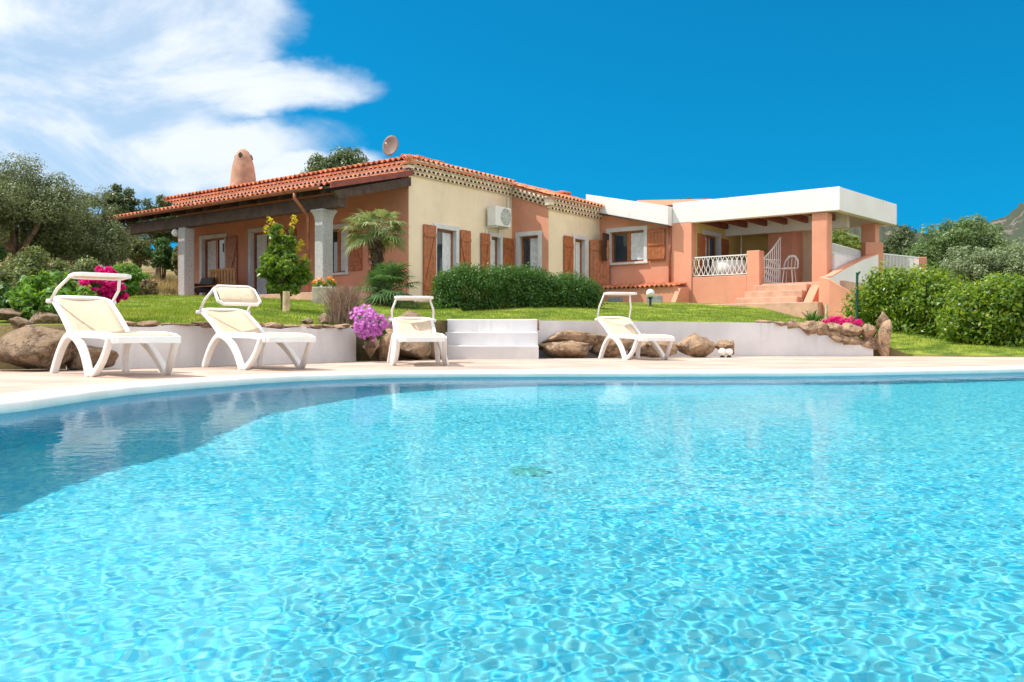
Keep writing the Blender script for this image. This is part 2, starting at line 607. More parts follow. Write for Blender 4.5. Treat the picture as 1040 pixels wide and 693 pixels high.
# deck sheet: from the coping outwards
r0 = [Vector((p.x, p.y, 0)) for p in offset(rim, 0.295)]
nd = len(r0)
outer = []
for i, p in enumerate(r0):
    d = (p - Vector((2.2, 4.5, 0)))
    a = d.normalized()
    outer.append(Vector((2.2, 4.5, 0)) + a * 21)
V = [tuple(p) for p in r0] + [tuple(p) for p in outer]
F = [(j, j + nd, j + nd + 1, j + 1) for j in range(nd - 1)]
tag(add_mesh('pool_deck', V, F, M['deck']), kind='structure')
# ================================================================ GROUND
BX = [-60, -20, -9, -6, -4.1, -3.2, -2.32, -1.9, -1.06, -1.0, 0.40, 0.46, 2.85, 4.65, 6.3, 6.9, 8.5, 14, 30, 60]
BY = [3, 4.6, 7.2, 8.6, 9.2, 10.3, 11.75, 12.6, 13.2, 14.25, 14.30, 14.35, 15.2, 15.6, 15.6, 15.4, 14.8, 12.5, 9, 5]
ZB = [.6, .5, .45, .45, .45, .455, .46, .5, .58, .60, .60, .59, .59, .58, .30, .03, .01, -.02, -.02, -.02]
SX = [-60, -9, -4, 3, 5, 6.8, 8, 10, 14, 60]
SS = [.07, .068, .068, .085, .085, .13, .12, .085, .06, .06]


def sstep(x, a, b):
    t = np.clip((x - a) / (b - a), 0, 1)
    return t * t * (3 - 2 * t)


def ground_z(x, y):
    x = np.asarray(x, float); y = np.asarray(y, float)
    yb = np.interp(x, BX, BY); zb = np.interp(x, BX, ZB); s = np.interp(x, SX, SS)
    d = np.maximum(0, y - yb)
    cap = np.interp(x, [-60, -9, -4, 0, 4, 7, 10, 60], [.8, .8, .78, .70, .70, .9, 1.2, 1.2])
    z = zb + np.minimum(s * d, cap)
    z = z + 0.13 * np.clip(y - 24.0, 0, 40) * sstep(-x, 8.6, 11.5)
    z = z + 0.08 * np.clip(y - 31, 0, 120) * (1 - sstep(-x, 8.6, 11.5))
    z = z + 0.03 * np.sin(x * 1.3 + y * .7) * np.sin(y * 1.1 - x * .4) * sstep(d, 0.6, 2.5)
    return z


def gz(x, y):
    return float(ground_z(np.array([x]), np.array([y]))[0])


def ground_mats():
    m = mat('lawn', (0.15, 0.22, 0.03), 0.9, 0.35, 2.2, 0.5, 40, spec=0.15, hue=0.25, bdist=0.03)
    e = mat('dry_earth', (0.20, 0.155, 0.07), 0.95, 0.5, .6, 0.6, 12, spec=0.1, bdist=0.05)
    return m, e


gx = np.concatenate([-np.geomspace(900, 14, 26), np.arange(-13.5, 14.1, 0.3), np.geomspace(14.6, 900, 26)])
gx = np.unique(np.concatenate([gx, [-1.06, -1.0, 0.40, 0.46]]))
gt = np.concatenate([np.arange(0, 8, 0.3), np.geomspace(8.2, 1500, 44)])
GX = np.repeat(gx[None, :], len(gt), 0)
GY = np.interp(gx, BX, BY)[None, :] + gt[:, None]
GZ = ground_z(GX, GY)
GX = np.concatenate([GX[:1], GX]); GY = np.concatenate([GY[:1] - .01, GY]); GZ = np.concatenate([GZ[:1] * 0 - .45, GZ])
idx = np.arange(GX.size).reshape(GX.shape)
q = np.stack([idx[:-1, :-1], idx[:-1, 1:], idx[1:, 1:], idx[1:, :-1]], -1).reshape(-1, 4)
ml, me_ = ground_mats()
ground = tag(add_mesh('ground', np.stack([GX, GY, GZ], -1), q, ml, smooth=True), kind='structure')
ground.data.materials.append(me_)
cx = GX.ravel()[q].mean(1); cy = GY.ravel()[q].mean(1)
wild = ((cy > 26.5) | (cx < -8.8) | (cx > 14)).astype(np.int32)
wild[: len(gx) - 1] = 1
ground.data.polygons.foreach_set('material_index', wild)


# ---------------------------------------------------------------- rocks
def rock_mat(name, dark, mid, pale):
    m = bpy.data.materials.new(name)
    m.use_nodes = True
    t = m.node_tree
    b = t.nodes['Principled BSDF']
    b.inputs['Roughness'].default_value = .92
    b.inputs['Specular IOR Level'].default_value = .15
    tc = N(t, 'ShaderNodeTexCoord')
    n1 = N(t, 'ShaderNodeTexNoise', ins={'Scale': 5.0, 'Detail': 10.0, 'Roughness': .65, 'Distortion': .6})
    n2 = N(t, 'ShaderNodeTexNoise', ins={'Scale': 38.0, 'Detail': 8.0, 'Roughness': .7})
    vo = N(t, 'ShaderNodeTexVoronoi', feature='DISTANCE_TO_EDGE', ins={'Scale': 2.6})
    wv = N(t, 'ShaderNodeVectorMath', operation='MULTIPLY_ADD')
    wv.inputs[1].default_value = (.55, .55, .55)
    t.links.new(n1.outputs['Color'], wv.inputs[0]); t.links.new(tc.outputs['Object'], wv.inputs[2])
    for q in (n1, n2):
        t.links.new(tc.outputs['Object'], q.inputs['Vector'])
    t.links.new(wv.outputs[0], vo.inputs['Vector'])
    a = N(t, 'ShaderNodeMix', data_type='RGBA'); a.inputs[6].default_value = (*dark, 1); a.inputs[7].default_value = (*mid, 1)
    t.links.new(smooth(t, n1.outputs[0], .32, .56), a.inputs[0])
    c = N(t, 'ShaderNodeMix', data_type='RGBA'); c.inputs[7].default_value = (*pale, 1)
    t.links.new(mathn(t, 'MULTIPLY', smooth(t, n2.outputs[0], .45, .66), .75), c.inputs[0]); t.links.new(a.outputs[2], c.inputs[6])
    d = N(t, 'ShaderNodeMix', data_type='RGBA'); d.inputs[6].default_value = (*[x * .5 for x in dark], 1)
    t.links.new(mathn(t, 'ADD', mathn(t, 'MULTIPLY', smooth(t, vo.outputs[0], .0, .03), .55), .45), d.inputs[0]); t.links.new(c.outputs[2], d.inputs[7])
    t.links.new(d.outputs[2], b.inputs['Base Color'])
    hgt = mathn(t, 'ADD', mathn(t, 'MULTIPLY', n2.outputs[0], .6), mathn(t, 'MULTIPLY', smooth(t, vo.outputs[0], 0, .05), .25))
    bp = N(t, 'ShaderNodeBump', ins={'Strength': 1.0, 'Distance': .03})
    t.links.new(hgt, bp.inputs['Height']); t.links.new(bp.outputs[0], b.inputs['Normal'])
    return m


def weathered(m, amount=.14, dirt=(.42, .38, .33)):
    """faint rain streaks and blotches in a painted wall"""
    t = m.node_tree
    b = t.nodes['Principled BSDF']
    src = b.inputs['Base Color'].links[0].from_socket
    tc = N(t, 'ShaderNodeTexCoord')
    mp = N(t, 'ShaderNodeMapping'); mp.inputs['Scale'].default_value = (9, 9, .7)
    t.links.new(tc.outputs['Object'], mp.inputs[0])
    n = N(t, 'ShaderNodeTexNoise', ins={'Scale': 1.0, 'Detail': 6.0, 'Roughness': .65})
    t.links.new(mp.outputs[0], n.inputs['Vector'])
    n2 = N(t, 'ShaderNodeTexNoise', ins={'Scale': 1.3, 'Detail': 4.0})
    t.links.new(tc.outputs['Object'], n2.inputs['Vector'])
    f = mathn(t, 'MULTIPLY', mathn(t, 'MULTIPLY', smooth(t, n.outputs[0], .48, .75), smooth(t, n2.outputs[0], .4, .65)), amount * 2.2)
    mx = N(t, 'ShaderNodeMix', data_type='RGBA'); mx.inputs[7].default_value = (*dirt, 1)
    t.links.new(f, mx.inputs[0]); t.links.new(src, mx.inputs[6])
    t.links.new(mx.outputs[2], b.inputs['Base Color'])
    return m


M['rock'] = rock_mat('rock', (0.12, 0.075, 0.045), (0.30, 0.205, 0.125), (0.33, 0.29, 0.25))
M['rock_pale'] = rock_mat('rock_pale', (0.17, 0.105, 0.062), (0.42, 0.27, 0.16), (0.44, 0.37, 0.30))
M['white_wall'] = weathered(mat('white_wall', (0.70, 0.685, 0.69), 0.8, 0.05, 1.8, 0.3, 60, spec=0.2), .16)


def rock_shape(size, seed, cuts=16, rough=0.10, sub=4):
    rng = np.random.default_rng(seed)
    bm = bmesh.new()
    bmesh.ops.create_icosphere(bm, subdivisions=sub, radius=1.0)
    V = np.array([v.co[:] for v in bm.verts]); F = [tuple(v.index for v in f.verts) for f in bm.faces]
    bm.free()
    for _ in range(cuts):
        nrm = rng.normal(size=3); nrm /= np.linalg.norm(nrm)
        d = rng.uniform(0.50, 0.84)
        ov = np.maximum(0, V @ nrm - d)
        V -= ov[:, None] * nrm[None, :] * 0.93
    P = V.copy()
    dis = np.zeros(len(V))
    for f, a in ((2.0, 1.0), (4.5, .65), (9, .45), (18, .35), (30, .22)):
        for _ in range(3):
            k = rng.normal(size=3) * f
            dis += a / 3 * np.sin(P @ k + rng.uniform(0, 6.28))
    V = V * (1 + rough * dis)[:, None]
    V = V / np.abs(V).max(0)[None, :]
    return V * np.array(size) / 2, F


def rock(c, size, seed, label, rz=0.0, name='boulder', m='rock', cat='rock', tilt=0.0, parent=None, group=None):
    V, F = rock_shape(size, seed)
    rot = np.array(Matrix.Rotation(rz, 3, 'Z') @ Matrix.Rotation(tilt, 3, 'Y'))
    V = V @ rot.T + np.array(c)
    o = add_mesh(name, V, F, M[m], parent=parent, smooth=True, base=(c[0], c[1], c[2] - size[2] / 2))
    if parent is None:
        tag(o, label, cat, group)
    return o


def rock_px(x0, x1, y0, y1, Y, label, seed, depth=None, m='rock', tilt=0.0, rz=0.0, name='boulder', group=None):
    """a boulder that stands at distance Y and measures so many metres across"""
    a, b = at(x0, y1, Y), at(x1, y0, Y)
    w, h = b.x - a.x, b.z - a.z
    d = depth or (w * 0.7)
    return rock(((a.x + b.x) / 2, Y + d * 0.3, (a.z + b.z) / 2), (w * 1.06, d, h * 1.08), seed, label, rz, name, m, tilt=tilt, group=group)


GR = 'boulders along the pool deck'
rock_px(-30, 62, 331, 378, 8.35, 'largest rounded brown boulder behind the lounger with pink bougainvillea above it', 11, 0.9, group=GR)
rock_px(52, 114, 347, 377, 8.75, 'low brown boulder under the seat of the lounger nearest the bougainvillea, meeting the white wall', 12, 0.7, group=GR)
rock_px(6, 28, 321, 334, 8.9, 'fist sized grey stone lying on top of the largest boulder', 13, 0.3, group=GR)
rock_px(-12, 24, 313, 327, 9.2, 'flat brown slab of rock under the green bush above the boulders', 14, 0.5, group=GR)
rock_px(20, 62, 315, 331, 9.15, 'dark jagged stone between the flat slab and the bougainvillea', 15, 0.4, group=GR)
rock_px(60, 120, 319, 336, 9.2, 'long low stone under the pink bougainvillea at the start of the white wall', 16, 0.4, group=GR)
# uprights below the violet flowers and behind the lounger that faces us
rock_px(366, 384, 331, 368, 11.9, 'tall narrow brown rock under the violet flowers, beside the end of the white wall', 21, 0.5, 'rock_pale', group=GR)
rock_px(379, 401, 334, 368, 12.1, 'leaning brown rock with a dark cleft under the violet flowers', 22, 0.5, 'rock_pale', tilt=0.25, group=GR)
rock_px(398, 443, 343, 368, 12.5, 'wide brown rock filling the space behind the front facing lounger', 23, 0.6, group=GR)
rock_px(426, 453, 331, 367, 13.05, 'dark grey brown rock against the white steps', 24, 0.4, group=GR)
rock_px(398, 436, 316, 346, 13.2, 'brown rock at the lawn edge between the violet flowers and the front facing lounger', 25, 0.5, group=GR)
rock_px(321, 339, 318, 333, 11.95, 'small dark pointed rock on the lawn edge beside the dried plant', 26, 0.3, group=GR)
rock_px(304, 318, 323, 332, 11.6, 'little brown stone on the lawn edge below the citrus tree', 27, 0.2, group=GR)
# right of the steps
rock_px(543, 618, 336, 353, 14.15, 'long pale brown boulder lying on another boulder beside the white steps', 31, 0.55, 'rock_pale', group=GR)
rock_px(545, 607, 345, 365, 13.9, 'pale brown boulder at deck level beside the white steps', 32, 0.55, 'rock_pale', tilt=0.1, group=GR)
rock_px(600, 648, 338, 365, 14.25, 'brown boulder directly behind the backrest of the lounger by the steps', 33, 0.6, 'rock_pale', group=GR)
rock_px(640, 692, 344, 364, 14.3, 'low brown boulder under the seat of the lounger by the steps', 34, 0.5, 'rock_pale', group=GR)
rock_px(686, 729, 339, 364, 14.35, 'domed brown boulder just past the foot of the lounger by the steps', 35, 0.6, 'rock_pale', group=GR)
rock_px(726, 747, 345, 356, 14.45, 'small brown stone bridging over the two white globe lights', 36, 0.4, 'rock_pale', group=GR)
rock_px(740, 748, 346, 364, 14.5, 'thin upright stone flanking the two white globe lights', 37, 0.3, 'rock_pale', group=GR)
rock_px(537, 552, 323, 337, 14.25, 'square little stone perched at the top corner of the white steps', 38, 0.3, 'rock_pale', group=GR)
rock_px(892, 907, 323, 364, 15.35, 'tall upright standing stone at the end of the white wall', 39, 0.35, 'rock_pale', group=GR)
rock_px(893, 905, 316, 334, 15.9, 'rounded pinkish stone on top of the standing stone at the end of the wall', 40, 0.3, 'rock_pale', group=GR)


# ---------------------------------------------------------------- white garden walls
def ribbon(path, ztop, z0, th, name, m, parent=None):
    P = [Vector((p[0], p[1], 0)) for p in path]
    Q = offset(P, th)
    k = len(P)
    V, F = [], []
    for i in range(k):
        V += [(P[i].x, P[i].y, z0), (P[i].x, P[i].y, ztop[i]), (Q[i].x, Q[i].y, ztop[i]), (Q[i].x, Q[i].y, z0)]
    for i in range(k - 1):
        a, b = 4 * i, 4 * (i + 1)
        F += [(a, b, b + 1, a + 1), (a + 1, b + 1, b + 2, a + 2), (a + 2, b + 2, b + 3, a + 3)]
    F += [(0, 1, 2, 3), (4 * k - 1, 4 * k - 2, 4 * k - 3, 4 * k - 4)]
    return add_mesh(name, V, F, m, parent)


lw = catmull([Vector((-4.35, 8.75, 0)), Vector((-4.05, 9.05, 0)), Vector((-3.35, 9.95, 0)), Vector((-2.7, 10.95, 0)), Vector((-2.32, 11.6, 0)), Vector((-2.12, 12.05, 0))], 5)
gwl = thing('garden_wall', 'low white curved retaining wall with brown stone capping below the lawn with the citrus tree', 'wall', (-3.35, 9.95, 0))
ribbon(lw, [.445 + .02 * math.sin(i * 1.7) for i in range(len(lw))], -.05, .18, 'wall', M['white_wall'], gwl)
rs = random.Random(5)
i = 0.0
while i < len(lw) - 1.6:
    st = rs.uniform(1.0, 1.9)
    j0, j1 = lw[int(i)], lw[min(len(lw) - 1, int(i + st) + 0)]
    fr = i - int(i)
    c = lw[int(i)].lerp(lw[min(int(i) + 1, len(lw) - 1)], fr)
    d = lw[min(int(i) + 1, len(lw) - 1)] - lw[int(i)]
    L = d.length * st
    nn = Vector((-d.y, d.x, 0)).normalized()
    cc = c + d.normalized() * L / 2 + nn * 0.09
    rock((cc.x, cc.y, 0.465 + rs.uniform(-.006, .008)), (L * 1.12, rs.uniform(.26, .34), rs.uniform(.055, .085)), int(100 + i * 7), None, math.atan2(d.y, d.x), 'cap_stone', 'rock_pale', parent=gwl)
    i += st

rw = [(.40, 14.25), (1.2, 14.55), (2.1, 14.9), (2.85, 15.12), (3.7, 15.32), (4.65, 15.47), (5.3, 15.5), (5.9, 15.5), (6.32, 15.5)]
rzt = [.60, .60, .60, .595, .59, .585, .42, .27, .14]
gwr = thing('garden_wall', 'long white retaining wall right of the steps sinking under a sloping bank of brown stones', 'wall', (2.85, 15.1, 0))
ribbon([Vector((p[0], p[1], 0)) for p in rw], rzt, -.05, .2, 'wall', M['white_wall'], gwr)
rs = random.Random(9)
tt = 0.0
A0, A1 = Vector((4.35, 15.50, 0)), Vector((6.36, 15.53, 0))
k = 0
while tt < 0.97:
    st = rs.uniform(.09, .17)
    f = tt + st / 2
    zt = .60 - .12 * f
    zb_ = .575 if f < .12 else .575 - .47 * (f - .12) / .88
    c = A0.lerp(A1, f)
    hh = max(.07, zt - zb_ + .06)
    nst = 2 if hh > .26 else 1
    for qn in range(nst):
        rock((c.x + rs.uniform(-.02, .02), c.y + 0.06, zb_ - .02 + hh * (qn + .5) / nst), (2.05 * st * 1.75, rs.uniform(.30, .42), hh / nst * 1.5), 200 + k, None, rs.uniform(-.1, .1), 'bank_stone', 'rock_pale', parent=gwr, tilt=.12)
        k += 1
    tt += st

stp = thing('garden_steps', 'three broad white steps up from the pool deck to the lawn', 'steps', (-.33, 13.3, 0))
for q_, (yf, z1) in enumerate(((13.28, .205), (13.62, .41), (13.96, .615))):
    MB().box((-1.03, yf, -.04), (1.43, 0, 0), (0, 14.55 - yf - .004 * q_, 0), (0, 0, z1 + .04)).build('step', M['white_wall'], stp, bevel=.015)

# two round white lights under the little stone bridge
for q_, px in enumerate((733.5, 740.5)):
    c = at(px, 357.5, 14.42)
    lab = 'white globe light under the small stone bridge, closer to the domed boulder' if q_ == 0 else 'white globe light under the small stone bridge, closer to the thin upright stone'
    L_ = thing('globe_light', lab, 'lamp', (c.x, c.y, 0), 'globe lights among the boulders')
    if 'globe' not in M:
        M['globe'] = mat('globe', (.82, .80, .76), .2, .03, 3, 0)
        M['dark_plastic'] = mat('dark_plastic', (.03, .03, .032), .5, .1, 8, 0)
    MB().lathe((c.x, c.y, c.z), [(.002, -.065)] + [(.062 * math.cos(a), .062 * math.sin(a)) for a in np.linspace(-1.4, 1.4, 10)] + [(.002, .063)], 16).build('globe', M['globe'], L_, True)
    MB().lathe((c.x, c.y, 0), [(.04, 0), (.04, .02), (.018, .03), (.018, c.z - .055)], 12).build('base', M['dark_plastic'], L_)
# ================================================================ VILLA
K0 = Vector((-2.57, 22.0, 0))
U = Vector((.603, .798, 0)).normalized()
VV = Vector((-.798, .603, 0)).normalized()
UP = Vector((0, 0, 1))


def H(a, b, z=0.0):
    return K0 + U * a + VV * b + UP * z


M['orange'] = mat('orange_plaster', (0.71, 0.325, 0.215), .85, .07, .9, .25, 45, spec=.2)
M['cream'] = mat('cream_plaster', (0.86, 0.71, 0.515), .85, .05, .9, .25, 45, spec=.2)
M['yellow'] = mat('yellow_plaster', (0.75, 0.56, 0.20), .85, .06, .9, .25, 45, spec=.2)
M['white_plaster'] = mat('white_plaster', (0.80, 0.78, 0.76), .8, .04, .7, .2, 45, spec=.2)
for k_ in ('orange', 'cream', 'white_plaster'):
    weathered(M[k_], .10 if k_ != 'white_plaster' else .12, (.40, .22, .14) if k_ == 'orange' else (.45, .40, .32))
M['marble'] = mat('marble_surround', (0.66, 0.65, 0.66), .5, .06, 3, .05, 30)
M['terracotta'] = mat('terracotta', (0.58, 0.225, 0.12), .8, .28, 3.6, .3, 50, spec=.2, hue=.08)
M['tile_pale'] = mat('pale_tile', (0.86, 0.72, 0.60), .85, .10, 5, .1, 50, spec=.2)
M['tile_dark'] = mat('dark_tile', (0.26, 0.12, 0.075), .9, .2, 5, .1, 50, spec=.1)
M['wood'] = mat('shutter_wood', (0.40, 0.13, 0.045), .45, .14, 9, .2, 80, hue=.1)
M['wood_dark'] = mat('dark_wood', (0.065, 0.035, 0.022), .7, .3, 4, .3, 60)
M['wood_red'] = mat('red_wood', (0.24, 0.05, 0.03), .6, .2, 4, .2, 60)
M['granite'] = mat('granite', (0.42, 0.41, 0.41), .8, .15, 30, .2, 80)
M['copper'] = mat('painted_copper', (0.33, 0.12, 0.07), .45, .2, 5, .05, 30, metal=.3)
M['glass'] = mat('window_glass', (0.025, 0.04, 0.05), .04, .3, 1.2, .02, 2, spec=1.0)
M['curtain'] = mat('curtain', (0.72, 0.72, 0.74), .9, .08, 9, .2, 20)
M['white_metal'] = mat('white_metal', (0.80, 0.79, 0.77), .35, .03, 4, 0)
M['grey_vent'] = mat('grey_grille', (0.30, 0.34, 0.33), .6, .15, 8, .2, 40)
M['paving'] = mat('terrace_paving', (0.60, 0.36, 0.25), .75, .12, 3, .2, 40)

villa = thing('villa', 'salmon and cream villa with terracotta roof, shutters, veranda and white flat roofed terrace', 'house', tuple(H(3, 0, 1.2)))


def wall_mb(mb, o, d, nrm, L, z0, ztop, ops=(), th=.3):
    """vertical wall from o along d; ztop(s) its top; ops (s0,s1,z0,z1) cut through it. Outer face on the nrm side."""
    o, d, nrm = Vector(o), Vector(d), Vector(nrm)
    ss = sorted(set([0.0, L] + [s for op in ops for s in op[:2]]))
    for s0, s1 in zip(ss[:-1], ss[1:]):
        inside_ = [op for op in ops if op[0] <= s0 + 1e-6 and op[1] >= s1 - 1e-6]
        spans, cur = [], z0
        for op in sorted(inside_, key=lambda q: q[2]):
            if op[2] > cur + 1e-4:
                spans.append((cur, op[2], cur, op[2]))
            cur = op[3]
        spans.append((cur, ztop(s0), cur, ztop(s1)))
        for (a0, a1, b0, b1) in spans:
            p = [o + d * s0 + UP * a0, o + d * s1 + UP * b0, o + d * s1 + UP * b1, o + d * s0 + UP * a1]
            mb.prism(p, -nrm * th)
    return mb


def surround(mb, o, d, nrm, s0, s1, z0, z1, w=.11, sill=True):
    """white stone frame round an opening, standing 3 cm proud"""
    def bar(sa, sb, za, zb, out=.03):
        p = o + d * sa + UP * za - nrm * .10
        mb.box(p, d * (sb - sa), UP * (zb - za), nrm * (.10 + out))
    bar(s0 - w, s0 + .01, z0, z1); bar(s1 - .01, s1 + w, z0, z1)
    bar(s0 - w - .01, s1 + w + .01, z1 - .01, z1 + w, .035)
    if sill:
        bar(s0 - w - .03, s1 + w + .03, z0 - .06, z0 + .005, .07)


def window(o, d, nrm, s0, s1, z0, z1, leaves=2, sill=True, curtain=None, w=.11, mullion=True, dark=None):
    mb = MB()
    surround(mb, o, d, nrm, s0, s1, z0, z1, w, sill)
    f = mb.build('window', M['marble'], villa, bevel=.008)
    ib = MB()
    back = o - nrm * .17
    t = .055
    def bar(sa, sb, za, zb):
        ib.box(back + d * sa + UP * za, d * (sb - sa), UP * (zb - za), nrm * .05)
    bar(s0, s1, z1 - t, z1); bar(s0, s1, z0, z0 + t)
    n_ = leaves
    for k in range(n_):
        a = s0 + (s1 - s0) * k / n_; b = s0 + (s1 - s0) * (k + 1) / n_
        bar(a, a + t, z0 + t, z1 - t); bar(b - t, b, z0 + t, z1 - t)
    ib.build('frame', M['wood'], f)
    g = MB().box(back + d * s0 + UP * z0 + nrm * .012, d * (s1 - s0), UP * (z1 - z0), nrm * .012).build('pane', M['glass'], f)
    if curtain:
        ca, cb = curtain
        cv = MB()
        nn = 14
        for k in range(nn):
            sa = ca + (cb - ca) * k / nn; sb = ca + (cb - ca) * (k + 1) / nn
            da = .036 if k % 2 else .03; db = .03 if k % 2 else .036
            cv.add([back + d * sa + UP * (z0 + .08) + nrm * da, back + d * sb + UP * (z0 + .08) + nrm * db, back + d * sb + UP * (z1 - .07) + nrm * db, back + d * sa + UP * (z1 - .07) + nrm * da], [(0, 1, 2, 3)])
        cv.build('curtain', M['curtain'], f)
    return f


def shutter(o, d, nrm, z0, z1, w, brace=1, rails_only=False, label=None):
    """plank shutter: bottom corner o, along d for w"""
    mb = MB()
    n_ = max(3, round(w / .11))
    for k in range(n_):
        mb.box(o + d * (w * k / n_ + .003) + UP * z0, d * (w / n_ - .006), UP * (z1 - z0), nrm * .03)
    mb.box(o + d * .004 + UP * (z0 + .004), d * (w - .008), UP * (z1 - z0 - .008), nrm * .02)
    s = mb.build('shutter', M['wood'], villa)
    bb = MB()
    h = z1 - z0
    za, zb = z0 + h * .12, z1 - h * .16
    for z in ((za, zb) if not rails_only else (z0 + .05, z0 + h * .48, z1 - .11)):
        if rails_only:
            bb = MB()
        bb.box(o + d * .01 + UP * z + nrm * .03, d * (w - .02), UP * .085, nrm * .022)
        if rails_only:
            bb.build('rail', M['wood'], s)
    if not rails_only:
        a = o + d * (.05 if brace > 0 else w - .05) + UP * (za + .09)
        b = o + d * (w - .05 if brace > 0 else .05) + UP * (zb - .01)
        mid = [a + nrm * .04, b + nrm * .04]
        bb.flat(mid, .075, (d * (zb - za) - UP * (w if brace > 0 else -w)), .02)
        bb.build('brace', M['wood'], s)
    if label:
        s['label'] = label
    return s


GZ0 = 1.05
# ---- plan: W veranda wall, A cream wall, R return with door, B cream wall, C window wall, D pier
orange = MB()
cream = MB()
zA = lambda s: 4.40
# W: along VV from K0, faces -U
W1 = (7.55, 8.72, 1.40, 3.36); W2 = (4.95, 6.30, 1.40, 3.40); W3 = (2.26, 3.10, 2.05, 3.24)
wall_mb(orange, H(0, 0), VV, -U, 10.05, GZ0, zA, [W1, W2, W3])
wall_mb(orange, H(0.3, 10.05), U, VV, 6.0, GZ0, zA)
# A: along U, faces -VV
A1w = (1.02, 1.80, 1.30, 3.16); A2w = (3.28, 3.70, 1.30, 3.16)
wall_mb(cream, H(0.006, 0) - VV * 0.004, U, -VV, 4.26, GZ0, zA, [A1w, A2w])
zR = lambda s: 4.40 - s * .315
door_return, wing = MB(), MB()
wall_mb(door_return, H(4.26, 0.3), -VV, -U, .3, GZ0, lambda s: 4.40)
wall_mb(door_return, H(4.26, 0), -VV, -U, 1.268, GZ0, zR, [(.26, .94, 1.30, 3.22)])
zB = lambda s: 3.95
Bw = (1.32, 1.88, 1.30, 3.22)
wall_mb(cream, H(4.266, -1.274), U, -VV, 2.70, GZ0, zB, [Bw])
zC = lambda s: 4.19 - s * (.66 / 2.75) + .03
Cw = (.36, 1.52, 2.56, 3.50)
wall_mb(wing, H(6.98, -1.27 + .0), -VV, -U, 2.43, GZ0, zC, [Cw])
wall_mb(wing, H(6.93, -3.70), -VV, -U, .61, GZ0, lambda s: 3.60)
ow = orange.build('wall', M['orange'], villa)
for mb_ in (door_return, wing):
    mb_.build('wall', M['orange'], villa)['label'] = 'salmon orange plastered walls'
cw = cream.build('wall', M['cream'], villa)
ow['label'] = 'salmon orange plastered walls'; cw['label'] = 'pale cream plastered walls'

# windows and shutters
window(H(0, 0), VV, -U, *W1, curtain=(8.15, 8.65))
shutter(H(-.012, 6.93), VV, -U, 1.42, 3.34, .56, -1)
window(H(0, 0), VV, -U, *W2, curtain=(5.75, 6.22))
shutter(H(-.012, 4.25), VV, -U, 1.45, 3.34, .58, 1)
window(H(0, 0), VV, -U, *W3, leaves=2, curtain=(2.34, 2.62))
shutter(H(-.012, 1.64), VV, -U, 2.08, 3.18, .48, 1)
window(H(0, 0), U, -VV, *A1w, leaves=1, sill=False, curtain=(1.42, 1.78))
shutter(H(.50, -.035), U, -VV, 1.30, 3.20, .46, 1)
shutter(H(1.93, -.035), U, -VV, 1.30, 3.20, .42, -1)
window(H(0, 0), U, -VV, *A2w, leaves=1, sill=False, curtain=(3.45, 3.68))
shutter(H(2.80, -.035), U, -VV, 1.30, 3.20, .38, 1)
shutter(H(3.81, -.035), U, -VV, 1.30, 3.16, .44, 1)
window(H(4.26, 0), -VV, -U, .26, .94, 1.30, 3.22, leaves=1, sill=False, curtain=(.55, .9))
window(H(4.26, -1.27), U, -VV, *Bw, leaves=1, sill=False, curtain=(1.6, 1.86))
shutter(H(4.26 + .72, -1.305), U, -VV, 1.30, 3.24, .46, 1)
shutter(H(4.26 + 2.10, -1.31), (U * .82 - VV * .57).normalized(), (-VV * .82 - U * .57).normalized(), 1.30, 3.24, .62, 1, label='shutter swung half open beside the white framed window')
window(H(6.98, -1.27), -VV, -U, *Cw, curtain=(1.0, 1.5))
shutter(H(6.945, -1.27 - 1.66), -VV, -U, 2.56, 3.48, .56, 1, True)
# small dark fly screen leaf standing open at the left of that window
MB().box(H(6.93, -1.60, 2.62), -U * .40 - VV * .04, UP * .82, -VV * .03).build('shutter', M['wood_dark'], villa)

# ---- genoise: rows of hollow half-round tile ends stepping out under the eave
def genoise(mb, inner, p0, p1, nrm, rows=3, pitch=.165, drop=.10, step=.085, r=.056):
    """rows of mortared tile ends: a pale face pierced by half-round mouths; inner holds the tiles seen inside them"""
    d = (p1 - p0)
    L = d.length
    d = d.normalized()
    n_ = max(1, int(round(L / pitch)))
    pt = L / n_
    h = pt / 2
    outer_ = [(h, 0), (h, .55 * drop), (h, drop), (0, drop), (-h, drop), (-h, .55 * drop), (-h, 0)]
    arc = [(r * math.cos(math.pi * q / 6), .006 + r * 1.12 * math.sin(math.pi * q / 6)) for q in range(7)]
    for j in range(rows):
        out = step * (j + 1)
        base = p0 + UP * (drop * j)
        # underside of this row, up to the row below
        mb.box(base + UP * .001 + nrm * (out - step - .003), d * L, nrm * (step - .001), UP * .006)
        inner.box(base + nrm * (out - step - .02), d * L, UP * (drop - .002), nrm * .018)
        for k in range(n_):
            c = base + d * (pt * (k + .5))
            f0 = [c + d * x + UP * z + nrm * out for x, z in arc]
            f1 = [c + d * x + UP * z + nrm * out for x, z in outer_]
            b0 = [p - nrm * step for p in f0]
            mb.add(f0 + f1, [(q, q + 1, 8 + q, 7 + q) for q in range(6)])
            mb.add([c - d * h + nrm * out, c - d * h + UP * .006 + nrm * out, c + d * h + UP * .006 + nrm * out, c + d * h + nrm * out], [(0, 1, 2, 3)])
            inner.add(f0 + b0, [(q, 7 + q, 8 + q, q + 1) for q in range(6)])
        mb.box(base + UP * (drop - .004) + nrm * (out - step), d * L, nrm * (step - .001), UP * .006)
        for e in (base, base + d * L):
            mb.add([e + nrm * (out - step), e + nrm * out, e + nrm * out + UP * drop, e + nrm * (out - step) + UP * drop], [(0, 1, 2, 3)])


